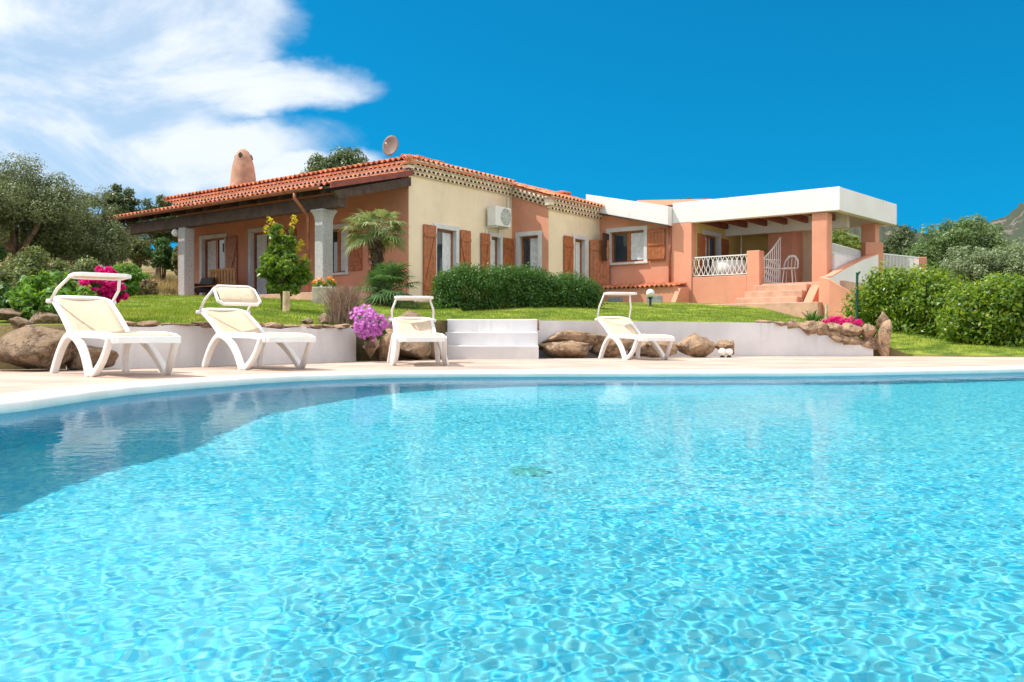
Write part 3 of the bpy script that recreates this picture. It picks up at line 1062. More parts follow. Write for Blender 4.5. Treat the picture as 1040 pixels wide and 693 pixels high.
def tiles(mb, p0, edir, L, sdir, run, pitch=.19, rowlen=.34, r=.05):
    """barrel tile slope: eave from p0 along edir; sdir the way up; run(s) the slope length at s"""
    m_ = 8
    nc = max(2, int(round(L / pitch))) * m_
    nrm = edir.cross(sdir).normalized()
    if nrm.z < 0:
        nrm = -nrm
    mx_ = max(run(0), run(L), run(L / 2))
    nr = max(1, int(math.ceil(mx_ / rowlen)))
    for i in range(nr):
        V, F = [], []
        for half in (0, 1):
            for k in range(nc + 1):
                s = L * k / nc
                t_ = min(run(s), rowlen * (i + half) + (.05 if half else 0))
                ph = (k % m_) / m_
                if ph < .625:
                    hgt = r * math.sin(math.pi * ph / .625)
                else:
                    hgt = -.022 * math.sin(math.pi * (ph - .625) / .375)
                hgt += .024 * (1 - half) + .004
                V.append(p0 + edir * s + sdir * t_ + nrm * hgt)
        for k in range(nc):
            s = L * (k + .5) / nc
            if run(s) > rowlen * i + .01:
                F.append((k, k + 1, nc + 2 + k, nc + 1 + k))
        mb.add(V, F)
        # the thickness one sees at the lower lip
        V2, F2 = [], []
        for k in range(nc + 1):
            V2 += [V[k], V[k] - nrm * .022 + sdir * .002]
        for k in range(nc):
            s = L * (k + .5) / nc
            if run(s) > rowlen * i + .01:
                F2.append((2 * k, 2 * k + 1, 2 * k + 3, 2 * k + 2))
        mb.add(V2, F2)


EZ = 4.70
roof = MB(); bed = MB()
gen = MB()
tin = MB()
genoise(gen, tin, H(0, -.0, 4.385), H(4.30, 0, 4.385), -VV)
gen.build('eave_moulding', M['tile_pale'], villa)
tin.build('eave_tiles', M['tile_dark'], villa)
gen = MB()
tin = MB()
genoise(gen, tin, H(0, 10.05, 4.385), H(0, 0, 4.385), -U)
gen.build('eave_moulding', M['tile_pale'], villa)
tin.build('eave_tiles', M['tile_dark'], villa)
gen = MB()
tin = MB()
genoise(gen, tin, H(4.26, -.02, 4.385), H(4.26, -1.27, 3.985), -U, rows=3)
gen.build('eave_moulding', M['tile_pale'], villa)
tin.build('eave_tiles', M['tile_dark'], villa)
gen = MB()
tin = MB()
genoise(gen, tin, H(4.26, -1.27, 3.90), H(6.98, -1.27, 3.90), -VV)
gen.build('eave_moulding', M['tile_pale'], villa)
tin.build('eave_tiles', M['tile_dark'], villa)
bed.prism([H(4.05, .05, 4.62), H(4.05, -1.50, 4.15), H(4.05, -1.50, 4.225), H(4.05, .05, 4.74)], U * .4)
bed.box(H(-.2, -.29, 4.68), U * 4.5, VV * .25, UP * .045)
bed.box(H(4.0, -1.57, 4.195), U * 3, VV * .25, UP * .03)
# hip corner filler
for j in range(3):
    bed.box(H(0, 0, 4.385 + .10 * j + .03), -U * .085 * (j + 1), VV * -.085 * (j + 1), UP * .07)
pw, pa = .19, .30
sW = (U + UP * pw).normalized(); kW = math.sqrt(1 + pw * pw)
sA = (VV + UP * pa).normalized(); kA = math.sqrt(1 + pa * pa)
# W slope: eave a=-.33 ; hip rises from the corner
tiles(roof, H(-.33, -.33, EZ), VV, 10.7, sW, lambda s: max(.36, min(4.2, min(s, 10.7 - s) * pa / pw * .98 + .36)) * kW)
tiles(roof, H(4.0, -.33, EZ), -U, 4.33, sA, lambda s: max(.30, min(3.0, (4.33 - s) * pw / pa + .30)) * kA)
tiles(roof, H(7.3, -1.62, 4.215), -U, 3.34, (VV + UP * .32).normalized(), lambda s: 2.6)
roof_o = roof.build('tiled_roof', M['terracotta'], villa, smooth=False)
for j in range(3):
    bed.box(H(4.26, -1.27, 3.90 + .10 * j + .03), -U * .055 * (j + 1), VV * -.065 * (j + 1), UP * .075)
bed.box(H(4.07, -1.28, 4.0), U * .2, -VV * .17, UP * .19)
# solid under-roof so that nothing shows through
ur = MB()
def zr(a, b): return EZ - .03 + min(pw * (a + .33), pa * (b + .33))
ra = [-.3, 4.2, 9]
pts = [H(-.3, -.3, EZ - .03), H(-.3, 10.3, EZ - .03), H(3.6, 6.2, EZ + .70), H(3.6, 2.3, EZ + .70)]
ur.prism(pts, UP * -.05)
pts = [H(-.3, -.3, EZ - .03), H(3.6, 2.3, EZ + .72), H(7.2, 2.3, EZ + .72), H(7.2, -.3, EZ - .03)]
ur.prism(pts, UP * -.05)
pts = [H(4.0, -1.55, 4.215), H(7.2, -1.55, 4.215), H(7.2, 0, 4.71), H(4.0, 0, 4.71)]
ur.prism(pts, UP * -.05)
ur.prism([H(3.6, 2.3, EZ + .7), H(3.6, 6.2, EZ + .7), H(7.2, 6.2, EZ + .7), H(7.2, 2.3, EZ + .72)], UP * -.05)
ur.build('roof_deck', M['terracotta'], villa)
bed.build('eave_bed', M['tile_pale'], villa)
# ridge tiles along the hip, mortared end at the corner
hip = MB()
for k in range(9):
    p = H(-.30 + .36 * k, -.30 + .36 * k * pw / pa, EZ + .02 + .36 * k * pw)
    q_ = H(-.30 + .36 * (k + 1.15), -.30 + .36 * (k + 1.15) * pw / pa, EZ + .03 + .36 * (k + 1.15) * pw)
    hip.tube([p, q_], [.085, .07], 10)
hip.build('hip_ridge', M['terracotta'], villa, smooth=True)
# little vent cap on the lower roof
c = H(6.35, -.3, 4.62)
MB().lathe(tuple(c), [(.22, 0), (.24, .05), (.30, .07), (.30, .11), (.05, .17)], 16).build('roof_vent', M['terracotta'], villa)
# chimney: plastered cone with dark mouth
c = H(.9, 7.15, 0)
c = Vector((at(247, 188, 27.2).x, 27.2, 0))
zc0 = at(247, 190, 27.2).z
chm = MB().lathe((c.x, c.y, zc0 - .4), [(.41, 0), (.41, .4), (.385, .55), (.36, .8), (.32, 1.05), (.25, 1.3), (.17, 1.47), (.08, 1.555), (.01, 1.565)], 22).build('chimney', mat('chimney_plaster', (.42, .25, .17), .9, .2, 3, .5, 25), villa, smooth=True)
mb = MB()
soot = mat('soot', (.02, .016, .014), .9, .1, 5, 0)
dirc = (Vector((0, 0, 0)) - c); dirc.z = 0; dirc.normalize()
for an in (-.35, 1.9, 4.1):
    dd = Matrix.Rotation(an, 3, 'Z') @ dirc
    sd = dd.cross(UP)
    cc = c + dd * .235 + UP * (zc0 + .93)
    mb = MB()
    mb.prism([cc + sd * (.055 * math.cos(q)) + (UP * .95 - dd * .42).normalized() * (.085 * math.sin(q)) for q in np.linspace(0, 2 * math.pi, 13)[:-1]], dd * .035 + UP * .012)
    mb.build('smoke_opening', soot, chm)

# ---- veranda: posts, beam, lean-to roof, gutter
pdk = [H(-2.62, -.12), H(-2.62, 11.2), H(0, 11.2), H(0, -.12)]
vr = MB()
PE, PT = 3.70, 4.36                           # lean-to height at its eave and at the wall
sP = (U + UP * ((PT - PE) / 2.62)).normalized(); kP = (Vector((2.62, 0, PT - PE))).length
tiles(vr, H(-2.66, -.10, PE + .06), VV, 11.3, sP, lambda s: kP - .02)
vr.build('veranda_roof', M['terracotta'], villa)
cl = MB()
cl.prism([H(-2.62, -.10, PE + .035), H(-2.62, 11.2, PE + .035), H(0, 11.2, PT + .035), H(0, -.10, PT + .035)], UP * -.05)
for k in range(15):
    b = .25 + k * .76
    cl.box(H(-2.52, b, PE - .10), VV * .10, U * 2.5 + UP * (PT - PE) * .95, UP * .12)
cl.build('veranda_ceiling', M['wood_dark'], villa)
MB().box(H(-2.34, -.06, 3.30), VV * 11.2, U * .22, UP * .30).build('beam', M['wood_dark'], villa, bevel=.01)
# side board under the rake towards the corner
MB().prism([H(-2.64, -.16, PE - .02), H(0, -.16, PT - .02), H(0, -.16, PT + .12), H(-2.64, -.16, PE + .12)], VV * .05).build('barge_board', M['wood_red'], villa)
MB().prism([H(-2.35, -.09, PE - .22), H(0, -.09, PT - .27), H(0, -.09, PT - .05), H(-2.5, -.09, PE - .06)], VV * .12).build('beam', M['wood_dark'], villa)
gt_ = MB()
for k in range(8):
    an0, an1 = math.pi + math.pi * k / 8, math.pi + math.pi * (k + 1) / 8
    f_ = lambda an, b, rr: H(-2.74 - math.cos(an) * -rr * -1, b, PE + .035 + math.sin(an) * rr)
    gt_.add([f_(an0, .1, .07), f_(an0, 11.2, .07), f_(an1, 11.2, .07), f_(an1, .1, .07)], [(0, 1, 2, 3)])
gt_.build('gutter', M['copper'], villa, smooth=True)
MB().tube([H(-2.74, .98, PE - .02), H(-2.74, .98, PE - .16), H(-2.55, .93, 3.32), H(-2.42, .90, 3.15), H(-2.42, .90, 1.1)], .045, 10).build('downpipe', M['copper'], villa, smooth=True)
for b, nm in ((.60, 0), (6.15, 1), (10.2, 1)):
    c = H(-2.2, b)
    zb_ = 1.05
    w = .155
    mb = MB()
    prof_ = [(w, zb_), (w, 3.02), (w + .01, 3.12), (w + .045, 3.22), (w + .075, 3.26), (w + .075, 3.30)] if nm == 0 else [(w, zb_), (w, 3.30)]
    V_, F_ = [], []
    for r_, z in prof_:
        for su, sv in ((-1, -1), (1, -1), (1, 1), (-1, 1)):
            V_.append(c + U * r_ * su + VV * r_ * sv + UP * z)
    for q in range(len(prof_) - 1):
        for e in range(4):
            e2 = (e + 1) % 4
            F_.append((q * 4 + e, q * 4 + e2, q * 4 + 4 + e2, q * 4 + 4 + e))
    F_.append((len(V_) - 4, len(V_) - 3, len(V_) - 2, len(V_) - 1))
    mb.add(V_, F_)
    mb.build('column', M['granite'], villa, bevel=.03, segs=3)
MB().box(H(-2.75, -.12, .9), VV * 11.4, U * 2.745, UP * .46).build('veranda_floor', M['paving'], villa, bevel=.01)
MB().prism([H(-2.3, 11.3, 1.0), H(-2.3, 9.2, 1.0), H(-2.3, 9.2, 1.9)], U * .25).build('stair_flank', M['orange'], villa)

# ---- right wing: sloping white parapet, flat white terrace roof
wp = MB()
wp.prism([H(6.66, -.98, 4.17), H(6.66, -3.72, 3.52), H(6.66, -3.72, 4.06), H(6.66, -.98, 4.66)], U * 3.9)
wp.build('parapet', M['white_plaster'], villa, bevel=.01)
MB().box(H(6.64, -1.2, 4.075), -VV * 2.50 - UP * .60, U * .10, UP * .045).build('drip_edge', M['wood_dark'], villa)
MB().prism([H(7.6, -2.2, 4.3), H(7.6, -4.6, 4.18), H(7.6, -4.6, 4.30), H(7.6, -2.2, 4.48)], U * 2.8).build('roof_ledge', M['orange'], villa)
fas = MB()
Q0, Q1, Q2, Q3 = (6.93, -3.73), (6.93, -8.40), (11.0, -8.78), (11.0, -3.73)
zb_, zt = 3.57, 4.17
def hp(q, z): return H(q[0], q[1], z)
fas.prism([hp(Q0, zb_), hp(Q1, zb_), hp(Q1, zt), hp(Q0, zt)], U * .22)
fas.prism([hp(Q1, zb_) + U * .223, hp(Q2, zb_), hp(Q2, zt), hp(Q1, zt) + U * .223], VV * .2)
fas.prism([hp(Q2, zb_) + VV * .21, hp(Q3, zb_), hp(Q3, zt), hp(Q2, zt) + VV * .21], U * -.2)
fas.prism([hp(Q0, 3.92) + U * .2, hp(Q1, 3.92) + U * .2 + VV * .18, hp(Q2, 3.92) + VV * .18, hp(Q3, 3.92)], UP * .16)
fas.build('terrace_roof', M['white_plaster'], villa, bevel=.012)
for k in range(7):
    b = -4.35 - k * .60
    if -8.06 < b < -7.62:
        b = -7.5
    MB().box(H(7.16, b, 3.60), -VV * .10, U * 2.0, UP * .17).build('rafter', M['wood_red'], villa)
MB().box(H(9.2, -4.32, 3.40), -VV * 3.6, U * .2, UP * .50).build('beam', M['white_plaster'], villa)
pil = []
for a0, b0 in ((7.02, -7.66), (10.15, -8.02)):
    MB().box(H(a0, b0, 1.0), U * .40, -VV * .40, UP * 2.566).build('pillar', M['orange'], villa, bevel=.02)
TF = 1.78
MB().box(H(6.99, -4.3, .9), -VV * 4.2, U * 4.2, UP * (TF - .9)).build('terrace_floor', M['paving'], villa)
MB().box(H(6.955, -4.315, .9), -VV * 1.61, U * .16, UP * 1.13).build('terrace_parapet', M['orange'], villa, bevel=.012)
MB().box(H(6.93, -5.93, .9), -VV * .36, U * .36, UP * 1.78).build('terrace_parapet', M['orange'], villa, bevel=.015)
# inner walls of the terrace
inn = MB()
far_ = MB()
inn.prism([H(7.24, -4.31) + U * s_ + UP * z_ for s_, z_ in ((0, TF), (.55, TF), (.55, 3.34), (1.55, 3.34), (1.55, TF), (3.2, TF), (3.2, 3.9), (0, 3.9))], VV * .3)
wall_mb(far_, H(10.45, -4.32), -VV, -U, 1.2, TF, lambda s: 3.9)
inn.build('wall', M['yellow'], villa)
far_.build('wall', M['yellow'], villa)
MB().box(H(9.55, -5.53, TF), -VV * .72, U * .9, UP * 2.1).build('wall', M['orange'], villa)
MB().box(H(10.44, -6.26, TF), -VV * .75, U * .2, UP * 2.1).build('wall', M['cream'], villa)
window(H(7.24, -4.31), U, -VV, .55, 1.55, TF + .02, 3.34, sill=False, curtain=(.75, 1.2))
shutter(H(7.24 + .06, -4.33), U, -VV, TF + .03, 3.30, .44, 1)
shutter(H(7.24 + 1.70, -4.33), U, -VV, TF + .03, 3.30, .46, 1)
# right flank: low white wall and railing
MB().box(H(7.43, -7.98, TF), U * 2.72, -VV * .14, UP * .74).build('terrace_parapet', M['white_plaster'], villa)


def railing(o, d, L, z0, z1, gap=.085, r=.011, name='railing', waves=True, m='white_metal', parent=None):
    mb = MB()
    n_ = int(L / gap)
    mb.box(o + UP * (z1 - .03), d * L, d.cross(UP) * .03, UP * .03)
    mb.box(o + UP * (z0 + .03), d * L, d.cross(UP) * .025, UP * .022)
    off = d.cross(UP) * .014
    for k in range(n_ + 1):
        p = o + d * (L * k / n_) + off
        if waves:
            for sgn in (-1, 1):
                mb.tube([p + UP * (z0 + .03) + d * (.0), p + UP * (z0 * .65 + z1 * .35) + d * gap * .45 * sgn, p + UP * (z0 * .3 + z1 * .7) - d * gap * .10 * sgn, p + UP * (z1 - .03) + d * gap * .4 * sgn], r, 5)
        else:
            mb.tube([p + UP * z0, p + UP * (z1 - .02)], r, 6)
    return mb.build(name, M[m], parent or villa)


railing(H(7.02, -4.36), -VV, 1.55, 2.03, 2.60, .13)
railing(H(7.45, -8.04), U, 2.68, 2.52, 2.80, .085, .012, waves=False)
# lattice gate leaf standing open
gg = MB()
go = H(7.20, -6.27)
gd = (U * .96 - VV * .28).normalized()
for k in range(10):
    p = go + gd * (.085 * k + .01)
    top = TF + .70 + .62 * (k / 9) ** 1.3
    gg.tube([p + UP * (TF + .04), p + UP * top], .013, 5)
for z in (.06, .45, .68):
    gg.tube([go + UP * (TF + z), go + gd * .79 + UP * (TF + z)], .016, 5)
gg.tube([go + gd * (.79 * q / 9) + UP * (TF + .70 + .62 * (q / 9) ** 1.3) for q in range(10)], .018, 6)
for k in range(8):
    gg.tube([go + gd * (.1 * k) + UP * (TF + .08), go + gd * min(.79, .1 * k + .3) + UP * (TF + .66)], .009, 5)
gg.build('gate', M['white_metal'], villa)
# steps up to the terrace, skirting platform, low tiled wall
for k in range(3):
    z1 = TF - .175 * (k + .35)
    MB().box(H(6.99 - .30 * (k + 1), -6.22 + .12 * k, .9), -VV * (1.42 + .10 * k), U * (.30 * (k + 1)), UP * (z1 - .9)).build('step', M['paving'] if k == 0 else M['paving'], villa, bevel=.012)
MB().prism([H(6.1, -7.70, 1.1), H(6.98, -7.70, 1.1), H(6.98, -7.70, 1.70), H(6.75, -7.70, 1.62)], -VV * .22).build('stair_flank', M['orange'], villa, bevel=.01)
MB().box(H(5.55, -2.2, .75), -VV * 6.1, U * 1.46, UP * .45).build('platform', M['paving'], villa, bevel=.012)
MB().box(H(6.30, -1.62, .9), -VV * 2.50, U * .66, UP * .86).build('low_wall', M['orange'], villa)
lt = MB()
tiles(lt, H(6.22, -1.60, 1.76), -VV, 2.55, (U * .97 + UP * .16).normalized(), lambda s: .78, pitch=.15, r=.035)
lt.build('wall_coping', M['terracotta'], villa)
MB().prism([H(5.9, -4.12, 1.1), H(6.9, -4.12, 1.1), H(6.9, -4.12, 1.75), H(6.35, -4.12, 1.70)], -VV * .14).build('stair_flank', M['orange'], villa)
for s in (.35, 1.62):
    vm = MB()
    for q in range(6):
        vm.box(H(6.285, -1.62 - s, 1.30 + q * .035), -VV * .48, U * .014, UP * .024)
    vm.box(H(6.292, -1.62 - s, 1.29), -VV * .48, U * .01, UP * .22)
    vm.build('vent', M['grey_vent'], villa)
MB().tube([H(6.90, -3.66, 3.60), H(6.90, -3.66, 1.9)], .04, 8).build('downpipe', M['copper'], villa, smooth=True)

# ---- outside stair wall on the right: lit salmon end, white flank rising to a pier
W0 = Vector((7.73, 21.8, 0))
sw = thing('stair_wall', 'curved salmon and white stair wall sweeping down from the terrace beside the light green hedge', 'wall', tuple(W0 + UP * .5))
pts, zs = [], []
P_far = Vector((10.35, 25.0, 0))
curve = [P_far, P_far.lerp(W0, .35), P_far.lerp(W0, .7), P_far.lerp(W0, .9), W0 + Vector((.06, .12, 0)), W0 + Vector((.0, -.03, 0)), W0 + Vector((.10, -.15, 0)), W0 + Vector((.3, -.30, 0)), W0 + Vector((.52, -.42, 0))]
top = [2.72, 2.45, 2.10, 1.88, 1.84, 1.82, 1.74, 1.56, 1.40]
def wallrib(name, m, i0, i1, th0, th1):
    P = [Vector((p.x, p.y, 0)) for p in curve]
    A_, B_ = offset(P, -th0), offset(P, -th1)
    V_, F_ = [], []
    for i in range(i0, i1):
        V_ += [(A_[i].x, A_[i].y, .3), (A_[i].x, A_[i].y, top[i]), (B_[i].x, B_[i].y, top[i]), (B_[i].x, B_[i].y, .3)]
    k = i1 - i0
    for i in range(k - 1):
        a, b = 4 * i, 4 * i + 4
        F_ += [(a, b, b + 1, a + 1), (a + 1, b + 1, b + 2, a + 2), (a + 2, b + 2, b + 3, a + 3)]
    F_ += [(0, 1, 2, 3), (4 * k - 1, 4 * k - 2, 4 * k - 3, 4 * k - 4)]
    o = add_mesh(name, V_, F_, M[m], sw)
    return o
wallrib('outer_face', 'orange', 0, 9, .0, .20)
P = [Vector((p.x, p.y, 0)) for p in curve]
A_, B_ = offset(P, .006), offset(P, .016)
V_, F_ = [], []
for i in range(0, 6):
    V_ += [(A_[i].x, A_[i].y, .3), (A_[i].x, A_[i].y, top[i] - .03), (B_[i].x, B_[i].y, top[i] - .03), (B_[i].x, B_[i].y, .3)]
for i in range(5):
    a, b = 4 * i, 4 * i + 4
    F_ += [(a, b, b + 1, a + 1), (a + 1, b + 1, b + 2, a + 2), (a + 2, b + 2, b + 3, a + 3)]
add_mesh('white_face', V_, F_, M['white_plaster'], sw)
c = P_far
MB().box(c + Vector((-.42, -.1, .6)), Vector((.52, .02, 0)), Vector((0, .3, 0)), UP * 2.42).build('pier', M['orange'], sw, bevel=.02)

fe = thing('picket_fence', 'white metal bar fence ending in a salmon post behind the light green hedge', 'fence', (11, 25.5, 1.4))
fo = Vector((10.48, 25.05, 0))
f1 = Vector((12.0, 26.2, 0))
railing(fo, (f1 - fo).normalized(), (f1 - fo).length, 1.5, 2.72, .075, .014, 'panel', False, parent=fe)
MB().box(f1 + Vector((.0, -.02, 1.0)), Vector((.26, .0, 0)), Vector((0, .26, 0)), UP * 1.72).build('post', M['orange'], fe, bevel=.015)

# ---- things fixed to or standing at the house
ac = thing('air_conditioner', 'white outdoor air conditioning unit on brackets high on the cream wall', 'air conditioner', tuple(H(3.3, -.02, 3.3)))
MB().box(H(3.0, -.10, 3.40), U * .70, -VV * .30, UP * .54).build('casing', M['white_metal'], ac, bevel=.015)
fm = MB()
cc = H(3.45, -.405, 3.67)
for q in range(5):
    rr = .06 + q * .042
    fm.tube([cc + U * rr * math.cos(a) + UP * rr * math.sin(a) for a in np.linspace(0, 2 * math.pi, 17)], .006, 4, False)
for a in np.linspace(0, math.pi, 5)[:-1]:
    fm.tube([cc + U * .23 * math.cos(a) + UP * .23 * math.sin(a), cc - U * .23 * math.cos(a) - UP * .23 * math.sin(a)], .006, 4)
fm.build('fan_guard', M['white_metal'], ac)
MB().prism([cc + VV * .003 + U * .235 * math.cos(a) + UP * .235 * math.sin(a) for a in np.linspace(0, 2 * math.pi, 25)[:-1]], VV * -.002).build('fan_opening', M['grey_vent'], ac)
bk = MB()
for s in (3.05, 3.6):
    bk.box(H(s, -.012, 3.36), U * .04, -VV * .38, UP * .035)
    bk.box(H(s, -.012, 3.12), U * .04, -VV * .03, UP * .24)
bk.build('bracket', M['white_metal'], ac)
MB().tube([H(3.74, -.06, 3.6), H(3.98, -.05, 3.62), H(4.02, -.05, 3.7), H(4.02, -.05, 4.3)], .03, 8).build('pipe', M['white_metal'], ac)

dc = at(396.5, 148, 24.6)
dish = thing('satellite_dish', 'small round reddish satellite dish on a thin mast above the roof corner', 'satellite dish', (dc.x, dc.y, dc.z - .5))
nd_ = Vector((-.25, -.95, .25)).normalized()
sd = nd_.cross(UP).normalized(); ud = sd.cross(nd_)
V_, F_ = [dc - nd_ * .05], []
for i in range(1, 6):
    r_ = .27 * i / 5
    for k in range(20):
        a = 2 * math.pi * k / 20
        V_.append(dc + sd * r_ * .88 * math.cos(a) + ud * r_ * 1.15 * math.sin(a) - nd_ * .05 * (1 - (i / 5) ** 2))
for k in range(20):
    F_.append((0, 1 + k, 1 + (k + 1) % 20))
for i in range(4):
    for k in range(20):
        k2 = (k + 1) % 20
        F_.append((1 + i * 20 + k, 21 + i * 20 + k, 21 + i * 20 + k2, 1 + i * 20 + k2))
ds_ = add_mesh('dish', V_, F_, mat('dish_paint', (.17, .105, .085), .6, .1, 4, 0), dish, True)
ds_.modifiers.new('thick', 'SOLIDIFY').thickness = .012
MB().tube([dc - nd_ * .03 - ud * .25, dc + nd_ * .25 - ud * .12], .01, 6).tube([dc + nd_ * .22 - ud * .13, dc + nd_ * .32 - ud * .08], .028, 8).build('feed_arm', M['grey_vent'], dish)
MB().tube([dc - nd_ * .07 - UP * 1.1, dc - nd_ * .07 + UP * .05], .018, 8).build('mast', M['grey_vent'], dish)

wl_ = thing('wall_lamp', 'white globe lamp beside the top of the middle grey veranda column', 'lamp', tuple(at(178.5, 236, 24.2)))
c = at(178.5, 236.5, 24.15)
MB().lathe(tuple(c), [(.005, -.115)] + [(.11 * math.cos(a), .11 * math.sin(a)) for a in np.linspace(-1.4, 1.4, 11)] + [(.005, .112)], 18).build('globe', M['globe'], wl_, True)
MB().tube([c + Vector((.08, .02, -.02)), c + Vector((.22, .06, -.02))], .02, 8).build('arm', M['dark_plastic'], wl_)

gl_ = at(660.5, 298, 21.0)
lamp = thing('garden_lamp', 'globe topped black garden lamp post in front of the low tiled wall', 'lamp', (gl_.x, gl_.y, gz(gl_.x, gl_.y)))
MB().lathe(tuple(gl_), [(.005, -.105)] + [(.10 * math.cos(a), .10 * math.sin(a)) for a in np.linspace(-1.4, 1.4, 11)] + [(.005, .102)], 18).build('globe', M['globe'], lamp, True)
MB().lathe((gl_.x, gl_.y, gz(gl_.x, gl_.y) - .02), [(.06, 0), (.06, .03), (.03, .05), (.03, gl_.z - gz(gl_.x, gl_.y) - .12), (.055, gl_.z - gz(gl_.x, gl_.y) - .10), (.055, gl_.z - gz(gl_.x, gl_.y) - .07)], 12).build('post', M['dark_plastic'], lamp)

# veranda furniture
wb = thing('wooden_bench', 'slatted wooden bench on the veranda between the two white framed windows', 'bench', tuple(H(-.7, 6.6, 1.36)))
mb = MB()
bo = H(-.75, 7.35, 1.36)
for k in range(4):
    mb.box(bo + UP * .42 - U * (.11 * k), -VV * 1.3, -U * .09, UP * .03)
mb.build('seat', M['wood'], wb)
mb = MB()
for k in range(9):
    mb.box(bo + UP * .5 + U * .05 - VV * (.145 * k), -VV * .11, U * .025, UP * .42)
mb.box(bo + UP * .90 + U * .045, -VV * 1.3, U * .035, UP * .06)
mb.build('backrest', mat('bench_wood', (.42, .20, .07), .6, .25, 6, .2, 60), wb)
for s, t in ((.02, .0), (1.22, .0), (.02, -.40), (1.22, -.40)):
    MB().box(bo - VV * s + U * t, -VV * .06, U * .06, UP * .42).build('leg', M['wood'], wb)
vc = thing('wicker_chair', 'dark grey low chair on the veranda floor beside the middle column', 'chair', tuple(H(-1.4, 6.9, 1.36)))
co = H(-1.5, 7.55, 1.36)
MB().box(co + UP * .28, -VV * .62, U * .6, UP * .10).build('seat', mat('wicker', (.055, .05, .048), .8, .3, 40, .5, 80), vc, bevel=.02)
MB().prism([co + UP * .30 - VV * .0 + U * .52, co - VV * .62 + UP * .30 + U * .52, co - VV * .62 + UP * .72 + U * .68, co + UP * .72 + U * .68], U * .07).build('backrest', bpy.data.materials['wicker'], vc, bevel=.02)
for s, t in ((.02, .02), (.56, .02), (.02, .54), (.56, .54)):
    MB().box(co - VV * s + U * t, -VV * .04, U * .04, UP * .28).build('leg', M['dark_plastic'], vc)
for s in (0, .57):
    MB().box(co - VV * s + UP * .46, -VV * .05, U * .6, UP * .05).build('armrest', bpy.data.materials['wicker'], vc)

# white furniture on the terrace
tb = thing('terrace_table', 'white table under a white cloth behind the terrace railing', 'table', tuple(H(7.8, -4.9, TF)))
c = H(7.85, -5.02, TF)
MB().lathe(tuple(c), [(.52, .30), (.50, .55), (.47, .72), (.46, .735), (.01, .74)], 24).build('tablecloth', M['white_metal'], tb, True)
MB().lathe(tuple(c), [(.22, 0), (.22, .03), (.05, .05), (.05, .5)], 14).build('pedestal', M['white_metal'], tb)
ch = thing('terrace_chair', 'white round backed chair seen through the terrace stair opening', 'chair', tuple(H(7.9, -6.75, TF)))
c = H(8.0, -6.72, TF)
MB().lathe((c.x, c.y, c.z + .42), [(.01, 0), (.2, 0), (.23, .02), (.22, .045), (.01, .05)], 18).build('seat', M['white_metal'], ch)
mb = MB()
mb.tube([c + UP * .45 + VV * .2 + U * .1, c + UP * .70 + VV * .17 + U * .2, c + UP * .84 + U * .23, c + UP * .70 - VV * .17 + U * .2, c + UP * .45 - VV * .2 + U * .1], .022, 8)
for q in (-.1, 0, .1):
    mb.tube([c + UP * .46 + VV * q + U * .14, c + UP * (.82 - abs(q) * .8) + VV * q + U * .22], .013, 6)
mb.tube([c + UP * .68 + U * .2 + VV * .16, c + UP * .81 + U * .22 + VV * .08, c + UP * .81 + U * .22 - VV * .08, c + UP * .68 + U * .2 - VV * .16], .03, 8)
mb.build('backrest', M['white_metal'], ch, True)
for q in range(4):
    a = math.pi / 4 + q * math.pi / 2
    MB().tube([c + UP * .43 + U * .15 * math.cos(a) + VV * .15 * math.sin(a), c + U * .21 * math.cos(a) + VV * .21 * math.sin(a)], .016, 7).build('leg', M['white_metal'], ch)
# ================================================================ PLANTS
def unit(rng, n):
    v = rng.normal(size=(n, 3))
    return v / np.linalg.norm(v, axis=1)[:, None]


def leaf_quads(P, nrm, L, Wd, rng, droop=0.0, fold=0.12):
    """one folded rhombic leaf per point; every leaf is a loose face"""
    n = len(P)
    a = unit(rng, n)
    a[:, 2] -= droop
    ax = a - (a * nrm).sum(1)[:, None] * nrm
    ax /= np.linalg.norm(ax, axis=1)[:, None] + 1e-9
    sd = np.cross(nrm, ax)
    l = L * rng.uniform(.65, 1.25, n)[:, None]
    w = Wd * rng.uniform(.75, 1.2, n)[:, None]
    V = np.stack([P - ax * l / 2, P + sd * w / 2 + nrm * fold * w - ax * l * .05, P + ax * l / 2, P - sd * w / 2 + nrm * fold * w - ax * l * .05], 1)
    return V.reshape(-1, 3), np.arange(4 * n).reshape(n, 4)


def sub_clumps(ells, per, rng, size=(.22, .42), shell=.62, squash=.8):
    """small leaf clumps set through the outer part of each crown ellipsoid"""
    out = []
    for (c, r) in ells:
        c = np.array(c, float); r = np.array(r, float)
        k = max(4, int(per))
        d = unit(rng, k)
        rad = shell + (1 - shell) * rng.uniform(0, 1, k)
        rad[: k // 6] *= .55
        for i in range(k):
            s = rng.uniform(*size) * float(np.mean(r))
            out.append((c + d[i] * r * rad[i], np.array([s, s, s * squash]) * rng.uniform(.8, 1.25, 3)))
    return out


